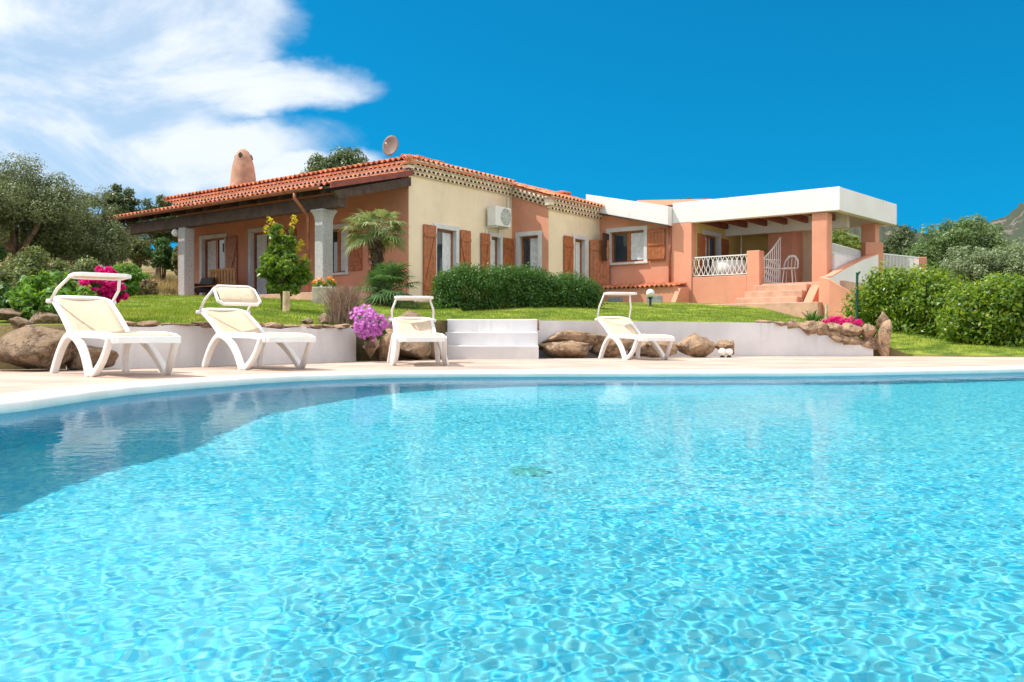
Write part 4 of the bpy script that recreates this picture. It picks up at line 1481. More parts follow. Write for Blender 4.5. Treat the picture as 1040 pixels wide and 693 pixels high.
def foliage(name, m, clumps, n, leaf, seed, parent=None, outward=.55, droop=.15, floor=None, dense=.35):
    rng = np.random.default_rng(seed)
    vol = np.array([np.prod(r) ** (2 / 3) for _, r in clumps])
    cnt = np.maximum(3, (n * vol / vol.sum()).astype(int))
    Ps, Ns = [], []
    for (c, r), k in zip(clumps, cnt):
        d = unit(rng, k)
        rad = dense + (1 - dense) * rng.uniform(0, 1, k) ** .6
        Ps.append(c + d * r * rad[:, None] * rng.uniform(.85, 1.15, k)[:, None])
        nn = d * outward + unit(rng, k) * (1 - outward) + np.array([0, 0, .25])
        Ns.append(nn / np.linalg.norm(nn, axis=1)[:, None])
    P = np.concatenate(Ps); Nn = np.concatenate(Ns)
    if floor is not None:
        k = P[:, 2] > floor
        P, Nn = P[k], Nn[k]
    V, F = leaf_quads(P, Nn, leaf[0], leaf[1], rng, droop)
    return add_mesh(name, V, F, m, parent)


def limbs(mb, base, forks, r0, rng, bend=.25):
    """tapered trunk that divides towards the given points"""
    base = Vector(base)
    mid = Vector((0, 0, 0))
    for f in forks:
        mid += Vector(f)
    mid = base.lerp(mid / len(forks), .45) + Vector((rng.uniform(-bend, bend) * .4, rng.uniform(-bend, bend) * .4, 0))
    mb.tube([base - UP * .15, base.lerp(mid, .4) + Vector((rng.uniform(-.06, .06), rng.uniform(-.06, .06), 0)), mid], [r0 * 1.25, r0, r0 * .8], 9)
    for f in forks:
        f = Vector(f)
        k = mid.lerp(f, .5) + Vector((rng.uniform(-bend, bend), rng.uniform(-bend, bend), rng.uniform(-.05, .12))) * .5
        mb.tube([mid - (k - mid) * .04, k, f], [r0 * .62, r0 * .42, r0 * .14], 7)
        for _ in range(2):
            g = f + Vector((rng.uniform(-1, 1), rng.uniform(-1, 1), rng.uniform(-.1, .9))) * (f - mid).length * .18
            mb.tube([k, k.lerp(g, .5) + UP * .05, g], [r0 * .36, r0 * .22, r0 * .06], 6)


M['bark'] = mat('bark', (.16, .11, .075), .95, .35, 8, .8, 30, bdist=.02)
M['olive'] = leaf_mat('olive_leaf', [(.10, .145, .05), (.16, .20, .08), (.22, .25, .125), (.065, .10, .032)], transl=.25)
M['pine'] = leaf_mat('pine_leaf', [(.045, .085, .03), (.08, .125, .04), (.11, .15, .05)], transl=.25)
M['dark_leaf'] = leaf_mat('dark_leaf', [(.03, .085, .018), (.055, .14, .025), (.08, .19, .035), (.035, .10, .02)], transl=.3)
M['hedge_leaf'] = leaf_mat('hedge_leaf', [(.032, .098, .017), (.055, .145, .022), (.085, .19, .03), (.038, .11, .02)], transl=.35)
M['laurel'] = leaf_mat('laurel_leaf', [(.055, .13, .02), (.10, .21, .025), (.19, .31, .035), (.045, .105, .018), (.31, .38, .04), (.13, .25, .03)], transl=.4, rough=.35)
M['fresh'] = leaf_mat('fresh_leaf', [(.10, .22, .03), (.16, .32, .045), (.07, .17, .03)], transl=.4)
M['citrus'] = leaf_mat('citrus_leaf', [(.09, .17, .02), (.15, .26, .03), (.06, .13, .02), (.20, .30, .04)], transl=.35, rough=.3)
M['yellow_leaf'] = leaf_mat('yellow_leaf', [(.48, .44, .03), (.60, .50, .04), (.38, .40, .05)], transl=.4)
M['scrub'] = leaf_mat('scrub_leaf', [(.12, .17, .05), (.18, .23, .065), (.085, .125, .035), (.23, .25, .09)], transl=.3)
M['dry'] = leaf_mat('dry_leaf', [(.32, .25, .13), (.42, .34, .19), (.24, .20, .10)], transl=.3)
M['carob'] = leaf_mat('carob_leaf', [(.10, .175, .055), (.155, .24, .08), (.07, .135, .04), (.21, .29, .10)], transl=.3)
M['pale_leaf'] = leaf_mat('pale_leaf', [(.18, .24, .12), (.245, .31, .155), (.13, .19, .09)], transl=.3)
M['lime_leaf'] = leaf_mat('lime_leaf', [(.17, .24, .05), (.25, .32, .07), (.12, .18, .04)], transl=.35)
M['magenta'] = leaf_mat('magenta_bract', [(.62, .012, .17), (.75, .03, .26), (.50, .008, .12)], transl=.35, rough=.6, spec=.2)
M['violet'] = leaf_mat('violet_petal', [(.50, .12, .46), (.62, .20, .58), (.42, .08, .38), (.68, .32, .64)], transl=.3, rough=.6, spec=.2)
M['orange_petal'] = leaf_mat('orange_petal', [(.75, .28, .02), (.80, .40, .03)], transl=.3)


def tree(name, label, px, top, bot, w, Y, m, seed, n=9000, leaf=(.11, .05), base_py=None, blobs=5, group=None, cat='tree', trunk=.16, size=(.26, .5), per=16, droop=.15, gap=.62):
    """crown spanning the given width and height at distance Y, over a forked trunk"""
    rng = np.random.default_rng(seed); rr = random.Random(seed)
    a, b = at(px - w / 2, bot, Y), at(px + w / 2, top, Y)
    c = (a + b) / 2
    rx, rz = (b.x - a.x) / 2, (b.z - a.z) / 2
    z0 = gz(c.x, Y) if base_py is None else at(px, base_py, Y).z
    t_ = thing(name, label, cat, (c.x, Y, z0), group)
    ells = []
    for i in range(blobs):
        an = 2 * math.pi * i / blobs + rr.uniform(-.4, .4)
        f = rr.uniform(.45, .62)
        ells.append(((c.x + math.cos(an) * rx * .52, Y + math.sin(an) * rx * .5, c.z + rr.uniform(-.35, .30) * rz), (rx * f, rx * f, rz * rr.uniform(.48, .66))))
    ells.append(((c.x + rr.uniform(-.15, .15) * rx, Y, c.z + rz * .38), (rx * .6, rx * .6, rz * .60)))
    cl = sub_clumps(ells, per, rng, size, gap)
    foliage('crown', m, cl, n, leaf, seed, t_, droop=droop, floor=z0 - .1)
    mb = MB()
    limbs(mb, (c.x, Y, z0), [Vector(e[0]) for e in ells], trunk, rr)
    mb.build('trunk', M['bark'], t_, smooth=True)
    return t_


def shrub(name, label, px, top, bot, w, Y, m, seed, n=2500, leaf=(.07, .035), group=None, cat='shrub', depth=.8, per=14, blobs=4, size=(.3, .55), stems=5):
    rng = np.random.default_rng(seed); rr = random.Random(seed)
    a, b = at(px - w / 2, bot, Y), at(px + w / 2, top, Y)
    c = (a + b) / 2
    rx, rz = (b.x - a.x) / 2, (b.z - a.z) / 2
    t_ = thing(name, label, cat, (c.x, Y, a.z), group)
    ells = []
    for i in range(blobs):
        an = 2 * math.pi * i / blobs + rr.uniform(-.5, .5)
        ells.append(((c.x + math.cos(an) * rx * .5, Y + math.sin(an) * rx * .5 * depth, c.z - rz * .25 + rr.uniform(-.2, .25) * rz), (rx * .55, rx * .55 * depth, rz * .70)))
    ells.append(((c.x + rr.uniform(-.2, .2) * rx, Y, c.z + rz * .25), (rx * .6, rx * .6 * depth, rz * .72)))
    cl = sub_clumps(ells, per, rng, size, .5)
    foliage('foliage', m, cl, n, leaf, seed, t_, floor=a.z - .05)
    mb = MB()
    for k in range(stems):
        e = ells[k % len(ells)][0]
        mb.tube([(c.x + rr.uniform(-.08, .08), Y + rr.uniform(-.08, .08), min(a.z, gz(c.x, Y)) - .1), ((c.x + e[0]) / 2, (Y + e[1]) / 2, (a.z + e[2]) / 2), e], [.03, .022, .01], 6)
    mb.build('stem', M['bark'], t_)
    return t_


# ---- trees, far to near
tree('evergreen_tree', 'rounded evergreen tree showing over the tiled roof behind the satellite dish', 350, 149, 215, 92, 40, M['pine'], 41, 20000, (.16, .08), per=34)
tree('evergreen_tree', 'dark green tree rising above the far left end of the veranda roof', 122, 186, 250, 40, 31, M['pine'], 42, 9000, (.14, .06), trunk=.10)
tree('evergreen_tree', 'small dark tree low behind the veranda roof, next to the taller dark one', 160, 195, 250, 50, 34, M['pine'], 43, 9000, (.15, .06), trunk=.10)
tree('olive_tree', 'big silvery olive tree at the far left edge of the picture', 18, 160, 280, 132, 20.5, M['olive'], 44, 60000, (.085, .026), per=48, size=(.24, .45), gap=.35, trunk=.14)
tree('olive_tree', 'silvery olive tree hiding the left end of the veranda roof', 88, 184, 282, 92, 22.0, M['olive'], 45, 32000, (.085, .024), per=36, size=(.24, .45), gap=.4, trunk=.11)
tree('carob_tree', 'wide dark domed tree on the right behind the white picket fence', 972, 216, 330, 136, 33, M['carob'], 46, 42000, (.13, .07), per=50, size=(.2, .38), gap=.55)
tree('oak_tree', 'pale grey green rounded tree in front of the dark domed tree, under the mountain', 1010, 247, 330, 120, 28, M['pale_leaf'], 47, 38000, (.10, .055), per=46, size=(.2, .38), gap=.55)
tree('bright_tree', 'yellowish green tree seen under the white terrace roof', 862, 232, 300, 62, 31, M['lime_leaf'], 48, 16000, (.12, .06), per=30, size=(.2, .4))
tree('evergreen_tree', 'dark tree between the terrace roof corner and the big domed tree', 912, 228, 300, 52, 38, M['pine'], 49, 12000, (.15, .07), per=28)
tree('bright_tree', 'yellow green bush like tree at the right edge of the picture above the hedge', 1052, 240, 330, 60, 30, M['lime_leaf'], 50, 14000, (.11, .05), per=20)
tree('olive_tree', 'small olive tree behind the left end of the veranda beam', 140, 228, 275, 36, 33, M['olive'], 51, 8000, (.10, .03), trunk=.08)

# ---- scrub on the bank to the left
GS = 'scrub bushes on the bank left of the lawn'
for (px, tp, bt, w, Y, mm, lab, sd) in (
    (-8, 262, 300, 70, 15.0, 'scrub', 'grey green scrub bush at the left picture edge under the big olive tree', 61),
    (40, 252, 292, 72, 16.5, 'scrub', 'broad grey green scrub bush behind the green leafy bush, under the big olive tree', 62),
    (88, 262, 296, 62, 17.0, 'scrub', 'low scrub bush above the bougainvillea', 63),
    (125, 264, 302, 44, 18.0, 'fresh', 'fresh green bush between the bougainvillea and the far grey post', 64),
    (62, 240, 262, 50, 22.0, 'dark_leaf', 'dark green bush in the shade between the two olive trees', 65),
    (166, 239, 277, 30, 30.5, 'dark_leaf', 'upright dark green shrub seen under the veranda roof', 66),
    (22, 226, 264, 60, 25.0, 'scrub', 'olive green bush far behind the trunk of the big olive tree', 71),
    (-14, 222, 266, 50, 24.0, 'dark_leaf', 'dark bush far behind the big olive tree at the picture edge', 73),
    (142, 242, 268, 30, 32.0, 'scrub', 'olive green shrub on the far bank left of the upright dark shrub', 67),
    (110, 236, 268, 40, 29.0, 'scrub', 'olive green shrub behind the far grey veranda post', 68),
    (185, 246, 282, 24, 30.0, 'scrub', 'shrub on the far bank close to the corner of the salmon wall', 69),
    (146, 278, 300, 24, 21.0, 'dry', 'straw coloured bush at the edge of the lawn left of the salmon stair flank', 70)):
    shrub('scrub_bush', lab, px, tp, bt, w, Y, M[mm], sd, 5200, (.075, .035) if Y < 20 else (.10, .05), group=GS)

shrub('leafy_bush', 'bright green leafy bush on the boulders beside the bougainvillea', 56, 276, 326, 96, 9.6, M['fresh'], 71, 6000, (.07, .038), per=26, size=(.2, .4))
shrub('leafy_bush', 'darker low green plant at the left picture edge beside the bright leafy bush', 2, 288, 326, 44, 9.8, M['dark_leaf'], 72, 2500, (.06, .03))


def flowering(name, label, cat, px, top, bot, w, Y, mleaf, mflower, nl, nf, seed, leaf, petal, depth=.7):
    t_ = shrub(name, label, px, top, bot, w, Y, M[mleaf], seed, nl, leaf, cat=cat, depth=depth, size=(.22, .42), per=18)
    rng = np.random.default_rng(seed)
    a, b = at(px - w / 2, bot, Y), at(px + w / 2, top, Y)
    c = (a + b) / 2
    rx, rz = (b.x - a.x) / 2, (b.z - a.z) / 2
    # blossom sits in clusters on the outside
    cl = []
    for _ in range(36):
        d = unit(rng, 1)[0]
        d[1] = -abs(d[1]) if rng.random() < .75 else d[1]
        r_ = .78 + .25 * rng.random()
        cl.append((np.array([c.x + d[0] * rx * r_, Y + d[1] * rx * depth * r_, c.z + d[2] * rz * r_]), np.array([1, 1, .8]) * rx * rng.uniform(.10, .24)))
    foliage('blossom', M[mflower], cl, nf, petal, seed + 1, t_, outward=.6, floor=a.z - .12)
    return t_


flowering('bougainvillea', 'magenta bougainvillea spilling over the boulders behind the leftmost lounger', 'flowering shrub', 106, 272, 308, 50, 9.9, 'dark_leaf', 'magenta', 900, 3400, 81, (.05, .03), (.045, .035))
flowering('pink_flowers', 'low cushion of magenta flowers on the stone bank beside the stair wall', 'flowers', 853, 323, 334, 42, 16.0, 'dark_leaf', 'magenta', 350, 1500, 82, (.04, .02), (.035, .03))


def daisies():
    """violet daisy cushion hanging over the rock"""
    t_ = shrub('violet_flowers', 'cushion of violet daisies hanging over the brown rocks between two loungers', 376, 316, 346, 38, 11.6, M['dark_leaf'], 83, 1300, (.06, .02), cat='flowers', size=(.25, .45))
    rng = np.random.default_rng(5)
    a, b = at(355, 347, 11.6), at(398, 309, 11.6)
    c = (a + b) / 2
    V, F = [], []
    cv, cf = [], []
    for i in range(210):
        an = rng.uniform(0, 2 * math.pi); q = math.sqrt(rng.uniform(0, 1)) * (.82 + .14 * math.sin(3 * an + 1) + .10 * math.sin(5 * an) + .08 * rng.normal())
        fx, fz = math.cos(an) * q, math.sin(an) * q
        p = Vector((c.x + fx * (b.x - a.x) / 2, 11.6 - .26 * math.sqrt(max(0.02, 1 - q * q)) - rng.uniform(0, .05), c.z + fz * (b.z - a.z) / 2 - .05 * fx))
        nn = Vector((fx * .5 + rng.normal() * .25 - .15, -1 + rng.normal() * .2, .55 + fz * .4 + rng.normal() * .25)).normalized()
        s_ = nn.orthogonal().normalized(); u_ = nn.cross(s_)
        r_ = rng.uniform(.026, .036)
        for k in range(9):
            th = 2 * math.pi * k / 9
            d_ = s_ * math.cos(th) + u_ * math.sin(th); e_ = nn.cross(d_)
            i0 = len(V)
            V += [p + d_ * r_ * .15, p + d_ * r_ * .65 + e_ * r_ * .26 + nn * .003, p + d_ * r_ + nn * .006, p + d_ * r_ * .65 - e_ * r_ * .26 + nn * .003]
            F.append((i0, i0 + 1, i0 + 2, i0 + 3))
        cv += [p + nn * .006 + (s_ * math.cos(2 * math.pi * k / 4) + u_ * math.sin(2 * math.pi * k / 4)) * r_ * .22 for k in range(4)]
    nf_ = len(F)
    F = np.array(F)
    F = np.concatenate([F, len(V) + np.arange(len(cv)).reshape(-1, 4)])
    o = add_mesh('blossom', V + cv, F, M['violet'], t_)
    o.data.materials.append(mat('pale_centre', (.75, .62, .62), .7, .1, 5, 0))
    mi = np.zeros(len(F), dtype=np.int32); mi[nf_:] = 1
    o.data.polygons.foreach_set('material_index', mi)


daisies()

# ---- citrus tree on the lawn with pale stake
def citrus():
    Y = 14.0
    b = at(288, 303, Y)
    z0 = gz(b.x, Y)
    t_ = thing('citrus_tree', 'young citrus tree with yellow shoot tips standing on the lawn beside the pale stake', 'tree', (b.x, Y, z0))
    rng = np.random.default_rng(91); rr = random.Random(91)
    ells = [((at(x, y, Y).x, Y + dy, at(x, y, Y).z), (r * Y / 900, r * Y / 900 * .9, r2 * Y / 900)) for x, y, dy, r, r2 in
            ((288, 284, 0, 22, 15), (276, 270, -.1, 13, 16), (300, 272, .1, 14, 16), (286, 256, 0, 17, 17), (282, 240, .05, 9, 13), (294, 246, 0, 9, 12), (288, 268, -.15, 18, 18), (302, 286, 0, 12, 12), (274, 286, 0, 10, 10))]
    cl = sub_clumps(ells, 13, rng, (.25, .5), .5)
    foliage('crown', M['citrus'], cl, 6200, (.085, .042), 91, t_, outward=.4, droop=.3)
    tips = [(np.array(at(x, y, Y)), np.array([.05, .05, .07])) for x, y in ((274, 224), (277, 228), (299, 222), (297, 228), (270, 233), (303, 252), (306, 247), (285, 236), (309, 262))]
    for i_, tp_ in enumerate(tips):
        foliage('shoot_tip', M['yellow_leaf'], [tp_], 20, (.07, .032), 92 + i_, t_)
    mb = MB()
    limbs(mb, (b.x, Y, z0), [Vector(e[0]) for e in ells[:6]], .035, rr, .12)
    mb.build('trunk', M['bark'], t_, smooth=True)
    sp = at(290.5, 296, Y - .35)
    zs_ = gz(sp.x, Y - .35)
    MB().tube([(sp.x, Y - .35, zs_ - .1), (sp.x + .005, Y - .35, sp.z)], [.055, .052], 10).build('stake', mat('pale_wood', (.55, .40, .24), .85, .2, 9, .4, 50), None)
    o = bpy.data.objects['stake']
    tag(o, 'thick pale wooden stake in the lawn in front of the citrus tree', 'stake')


citrus()

# ---- fan palms
M['palm'] = leaf_mat('palm_leaf', [(.16, .22, .07), (.24, .30, .12), (.11, .17, .05), (.34, .38, .20)], transl=.3)
M['palm_dark'] = leaf_mat('palm_leaf_dark', [(.045, .11, .03), (.075, .16, .045), (.10, .20, .06)], transl=.3)
M['palm_trunk'] = mat('palm_trunk', (.11, .065, .04), .95, .45, 14, 1.0, 40, bdist=.03)


def fan_palm(t_, c, n, pet, R_, seed, m, lo=-.35, hi=1.0, segs=20):
    rng = np.random.default_rng(seed)
    V, F = [], []
    stem = MB()
    for i in range(n):
        an = 2 * math.pi * (i * .618) + rng.uniform(-.2, .2)
        el = lo + (hi - lo) * ((i + .5) / n) + rng.uniform(-.12, .12)
        el *= math.pi / 2
        d = Vector((math.cos(an) * math.cos(el), math.sin(an) * math.cos(el), math.sin(el)))
        L = pet * rng.uniform(.75, 1.15)
        hub = c + d * L - UP * (.10 * L * math.cos(el))
        stem.tube([c, c + d * L * .5, hub], [.014, .011, .008], 5)
        dd = (d - UP * (.25 + .2 * rng.random())).normalized()
        sd = dd.cross(UP)
        sd = sd.normalized() if sd.length > .05 else Vector((1, 0, 0))
        nn = sd.cross(dd).normalized()
        Rr = R_ * rng.uniform(.8, 1.15)
        for k in range(segs):
            th = (k / (segs - 1) - .5) * 2 * 1.95
            e = (dd * math.cos(th) + sd * math.sin(th)).normalized()
            w = e.cross(nn).normalized()
            rl = Rr * (1 - .25 * (abs(th) / 1.95) ** 2) * rng.uniform(.9, 1.05)
            p1 = hub + e * rl * .55 + nn * rl * .05
            p2 = hub + e * rl - UP * rl * rng.uniform(.10, .34)
            ww = rl * .050
            i0 = len(V)
            V += [hub, p1 + w * ww, p2, p1 - w * ww]
            F.append((i0, i0 + 1, i0 + 2, i0 + 3))
    add_mesh('fronds', V, np.array(F), m, t_)
    stem.build('leaf_stalks', m, t_)


pc = at(382, 243, 19.4)
pz = gz(pc.x, 19.4)
pt_ = thing('fan_palm', 'fan palm with dark shaggy trunk and pale fronds in front of the villa corner', 'palm', (pc.x, 19.4, pz))
fan_palm(pt_, pc + Vector((0, 0, .12)), 31, .46, .44, 101, M['palm'], -.22, .62)
mb = MB()
rr = random.Random(3)
prof = [pz - .1 + (pc.z - pz + .1) * k / 22 for k in range(23)]
mb.tube([(pc.x + .02 * math.sin(k * .5), 19.4, z) for k, z in enumerate(prof)], [.105 + .022 * (k % 2) + .02 * (k > 15) for k in range(23)], 12)
for k in range(150):
    z = rr.uniform(pz + .1, pc.z); a = rr.uniform(0, 6.28)
    p = Vector((pc.x + .11 * math.cos(a), 19.4 + .11 * math.sin(a), z))
    mb.tube([p, p + Vector((math.cos(a) * .05, math.sin(a) * .05, .03)), p + Vector((math.cos(a) * .08, math.sin(a) * .08, -.06))], [.014, .009, .003], 4)
mb.build('trunk', M['palm_trunk'], pt_)
lc = at(393, 291, 18.7)
lt_ = thing('low_palm', 'low dark green fan palm clump at the foot of the taller palm', 'palm', (lc.x, 18.7, gz(lc.x, 18.7)))
fan_palm(lt_, Vector((lc.x, 18.7, lc.z - .12)), 40, .46, .40, 102, M['palm_dark'], -.2, .9, 18)
mb = MB().tube([(lc.x, 18.7, gz(lc.x, 18.7) - .1), (lc.x, 18.7, lc.z - .1)], [.12, .1], 9)
mb.build('trunk', M['palm_trunk'], lt_)

# ---- clipped hedges
def hedge(name, label, A, B, zt, depth, m, n, leaf, seed, bump=.10, cat='hedge', step=.24):
    """A, B: ground end points; zt top heights at both ends"""
    rng = np.random.default_rng(seed)
    A, B = Vector(A), Vector(B)
    d = (B - A); L = d.length; d.normalize()
    s = Vector((d.y, -d.x, 0))
    t_ = thing(name, label, cat, tuple((A + B) / 2))
    cl = []
    k = int(L / step) + 1
    for i in range(k):
        f = (i + .5) / k
        p = A.lerp(B, f)
        h = (zt[0] + (zt[1] - zt[0]) * f) - p.z + .05 * math.cos(f * 2 * math.pi * 2) * (step < .3)
        endk = min(1.0, .72 + min(i, k - 1 - i) * .14)
        for j in range(-2, 3):
            for q in range(5):
                zz = (q + .5) / 5
                edge = abs(j) == 2 or q == 4 or i in (0, k - 1)
                if not edge and rng.random() < .6:
                    continue
                sh = .86 if (q == 4 and abs(j) == 2) else 1.0
                c = p + s * (depth / 5 * j * .86 * sh * endk) + UP * (h * zz * .93 * endk + .02)
                r_ = depth * .18 * rng.uniform(.85, 1.35)
                cl.append((np.array(c) + rng.normal(size=3) * bump * .35, np.array([r_ * 1.1, r_ * 1.1, r_ * .95])))
    foliage('foliage', m, cl, n, leaf, seed, t_, outward=.5, droop=0, dense=.45, floor=min(A.z, B.z) - .05)
    mb = MB(); rr_ = random.Random(seed)
    for i in range(int(L / .3)):
        p = A.lerp(B, (i + .5) / int(L / .3)) + s * rr_.uniform(-.2, .2)
        mb.tube([p - UP * .15, p + Vector((rr_.uniform(-.05, .05), 0, .3)), p + Vector((rr_.uniform(-.15, .15), rr_.uniform(-.15, .15), .62))], [.025, .02, .01], 6)
    mb.build('stems', M['bark'], t_)
    return t_


ha, hb = at(444, 309, 18.2), at(604, 313, 19.9)
hedge('clipped_hedge', 'dense dark green clipped hedge in front of the cream wall', (ha.x, 18.2, gz(ha.x, 18.2)), (hb.x, 19.9, gz(hb.x, 19.9)), (1.88, 1.66), .95, M['hedge_leaf'], 46000, (.052, .028), 111)
ha, hb = at(882, 325, 19.8), at(985, 345, 17.6)
hedge('laurel_hedge', 'loose light green hedge with yellow young leaves beside the stair wall', (ha.x, 19.8, gz(ha.x, 19.8)), (hb.x, 17.6, gz(hb.x, 17.6)), (1.72, 1.56), 1.5, M['laurel'], 26000, (.095, .05), 112, .28, step=.3)
hb2 = at(1075, 352, 16.4)
hc2 = at(968, 350, 17.2)
hedge('laurel_hedge', 'continuing light green hedge at the right edge of the picture, sunlit at the top', (hc2.x, 17.2, gz(hc2.x, 17.2)), (hb2.x, 16.4, gz(hb2.x, 16.4)), (1.50, 1.36), 1.4, M['laurel'], 20000, (.095, .05), 113, .28, step=.3)

# ---- small planting
def stem_bunch(name, label, cat, px, top, bot, w, Y, m, n, seed, r=.008, lean=.5):
    rng = np.random.default_rng(seed)
    a, b = at(px - w / 2, bot, Y), at(px + w / 2, top, Y)
    c = (a + b) / 2
    V, F = [], []
    for i in range(n):
        x0, y0 = rng.normal() * (b.x - a.x) * .16, rng.normal() * .08
        h = (b.z - a.z) * rng.uniform(.45, 1.0)
        dx, dy = rng.normal() * lean * (b.x - a.x) * .35, rng.normal() * lean * .15
        p = Vector((c.x + x0, Y + y0, a.z - .03))
        q = p + Vector((dx * .35, dy * .35, h * .6)); e = p + Vector((dx, dy, h))
        w_ = Vector((1, rng.uniform(-.6, .6), 0)).normalized() * r
        i0 = len(V)
        V += [p - w_, p + w_, q + w_ * .9, q - w_ * .9, q - w_ * .9, q + w_ * .9, e + w_ * .25, e - w_ * .25]
        F += [(i0, i0 + 1, i0 + 2, i0 + 3), (i0 + 4, i0 + 5, i0 + 6, i0 + 7)]
    o = add_mesh(name, V, np.array(F), m, None, base=(c.x, Y, a.z))
    return tag(o, label, cat)


M['stalk'] = leaf_mat('dry_stalk', [(.24, .16, .10), (.36, .26, .18), (.16, .10, .065), (.42, .33, .26)], transl=.1, rough=.9, spec=.1)
stem_bunch('dried_plant', 'dried brown shaggy plant on the lawn edge left of the violet flowers', 'plant', 350, 287, 327, 32, 12.3, M['stalk'], 900, 121, .006, .75)
tu = stem_bunch('grass_tuft', 'green grass tuft by the small post at the foot of the stair wall', 'plant', 827, 313, 329, 13, 19.2, M['dark_leaf'], 60, 122, .014, 1.6)
MB().tube([at(839, 329, 18.6) - UP * .1, at(839.5, 309, 18.6)], .035, 8).build('short_post', mat('post_wood', (.55, .42, .28), .8, .2, 8, .3, 40), base=tuple(at(839, 329, 18.6)))
tag(bpy.data.objects['short_post'], 'short pale wooden post at the foot of the stair wall', 'post')
gp = at(870.5, 325, 19.0)
MB().tube([(gp.x, 19.0, gp.z - .2), (gp.x, 19.0, at(870, 277, 19.0).z)], .028, 8).tube([(gp.x, 19.0, at(870, 280, 19).z), (gp.x + .06, 19.0, at(870, 276, 19).z)], .02, 6).build('fence_post', mat('green_paint', (.012, .07, .045), .4, .1, 4, 0), base=(gp.x, 19.0, gp.z))
tag(bpy.data.objects['fence_post'], 'thin dark green metal post between stair wall and light green hedge', 'post')

pl = at(330, 294, 17.4)
plz = gz(pl.x, 17.4)
plt = thing('planter', 'square plastered planter with orange flowers below the veranda column', 'planter', (pl.x, 17.4, plz))
MB().box((at(319, 0, 17.4).x, 17.2, plz - .1), (at(341, 0, 17.4).x - at(319, 0, 17.4).x, 0, 0), (0, .42, 0), (0, 0, at(330, 292, 17.4).z - plz + .1)).build('box', M['white_plaster'] if False else mat('planter_stone', (.45, .38, .31), .9, .2, 8, .4, 40), plt, bevel=.015)
fc = [(np.array(at(x, y, 17.4)), np.array([.07, .1, .05])) for x, y in ((321, 290), (325, 287), (330, 290), (335, 286), (339, 289))]
foliage('foliage', M['fresh'], fc, 300, (.07, .03), 131, plt)
foliage('blossom', M['orange_petal'], [(c + np.array([0, -.05, .06]), r * .9) for c, r in fc], 130, (.05, .035), 132, plt)

# ---- grass
def blades(name, n, sampler, h, w, m, seed, kind='stuff'):
    rng = np.random.default_rng(seed)
    x, y = sampler(rng, n)
    z = ground_z(x, y)
    P = np.stack([x, y, z - .005], -1)
    a = rng.uniform(0, 2 * math.pi, len(x))
    d = np.stack([np.cos(a), np.sin(a), np.zeros_like(a)], -1)
    hh = h * rng.uniform(.5, 1.3, len(x))[:, None]
    lean = np.stack([rng.normal(size=len(x)) * .4, rng.normal(size=len(x)) * .4, np.ones(len(x))], -1)
    V = np.stack([P - d * w, P + d * w, P + lean * hh], 1).reshape(-1, 3)
    return tag(add_mesh(name, V, np.arange(len(V)).reshape(-1, 3), m), kind=kind)


M['grass'] = leaf_mat('grass_blade', [(.12, .22, .022), (.18, .29, .03), (.095, .18, .02), (.26, .31, .055)], transl=.4, rough=.55, spec=.2, patch=(.30, .29, .07))
M['dry_grass'] = leaf_mat('dry_grass_blade', [(.42, .33, .16), (.52, .42, .22), (.33, .28, .12), (.25, .27, .09)], transl=.35, rough=.7, spec=.1)


def lawn_pts(rng, n):
    t_ = rng.uniform(0, 1, n)
    px = rng.uniform(60, 1060, n)
    Y = 9.0 * (23.0 / 9.0) ** rng.uniform(0, 1, n)
    x = (px - 520) / 900 * Y
    yb = np.interp(x, BX, BY)
    k = (Y > yb + .28) & ~((x > .4) & (x < 6.5) & (Y < yb + .3))
    # keep off the house
    rel = np.stack([x + 2.57, Y - 22.0], -1)
    a = rel @ np.array([U.x, U.y]); b = rel @ np.array([VV.x, VV.y])
    k &= ~((a > -2.7) & (b > -.1)) & ~((a > 4.2) & (b > -1.4)) & ~((a > 5.5) & (b > -8.4))
    return x[k], Y[k]


blades('grass', 150000, lawn_pts, .040, .0055, M['grass'], 141)


def bank_pts(rng, n):
    px = rng.uniform(-30, 200, n); Y = rng.uniform(18, 34, n)
    x = (px - 520) / 900 * Y
    k = (x < -9.2) | (Y > 29)
    return x[k], Y[k]


blades('dry_grass', 26000, bank_pts, .30, .012, M['dry_grass'], 142)

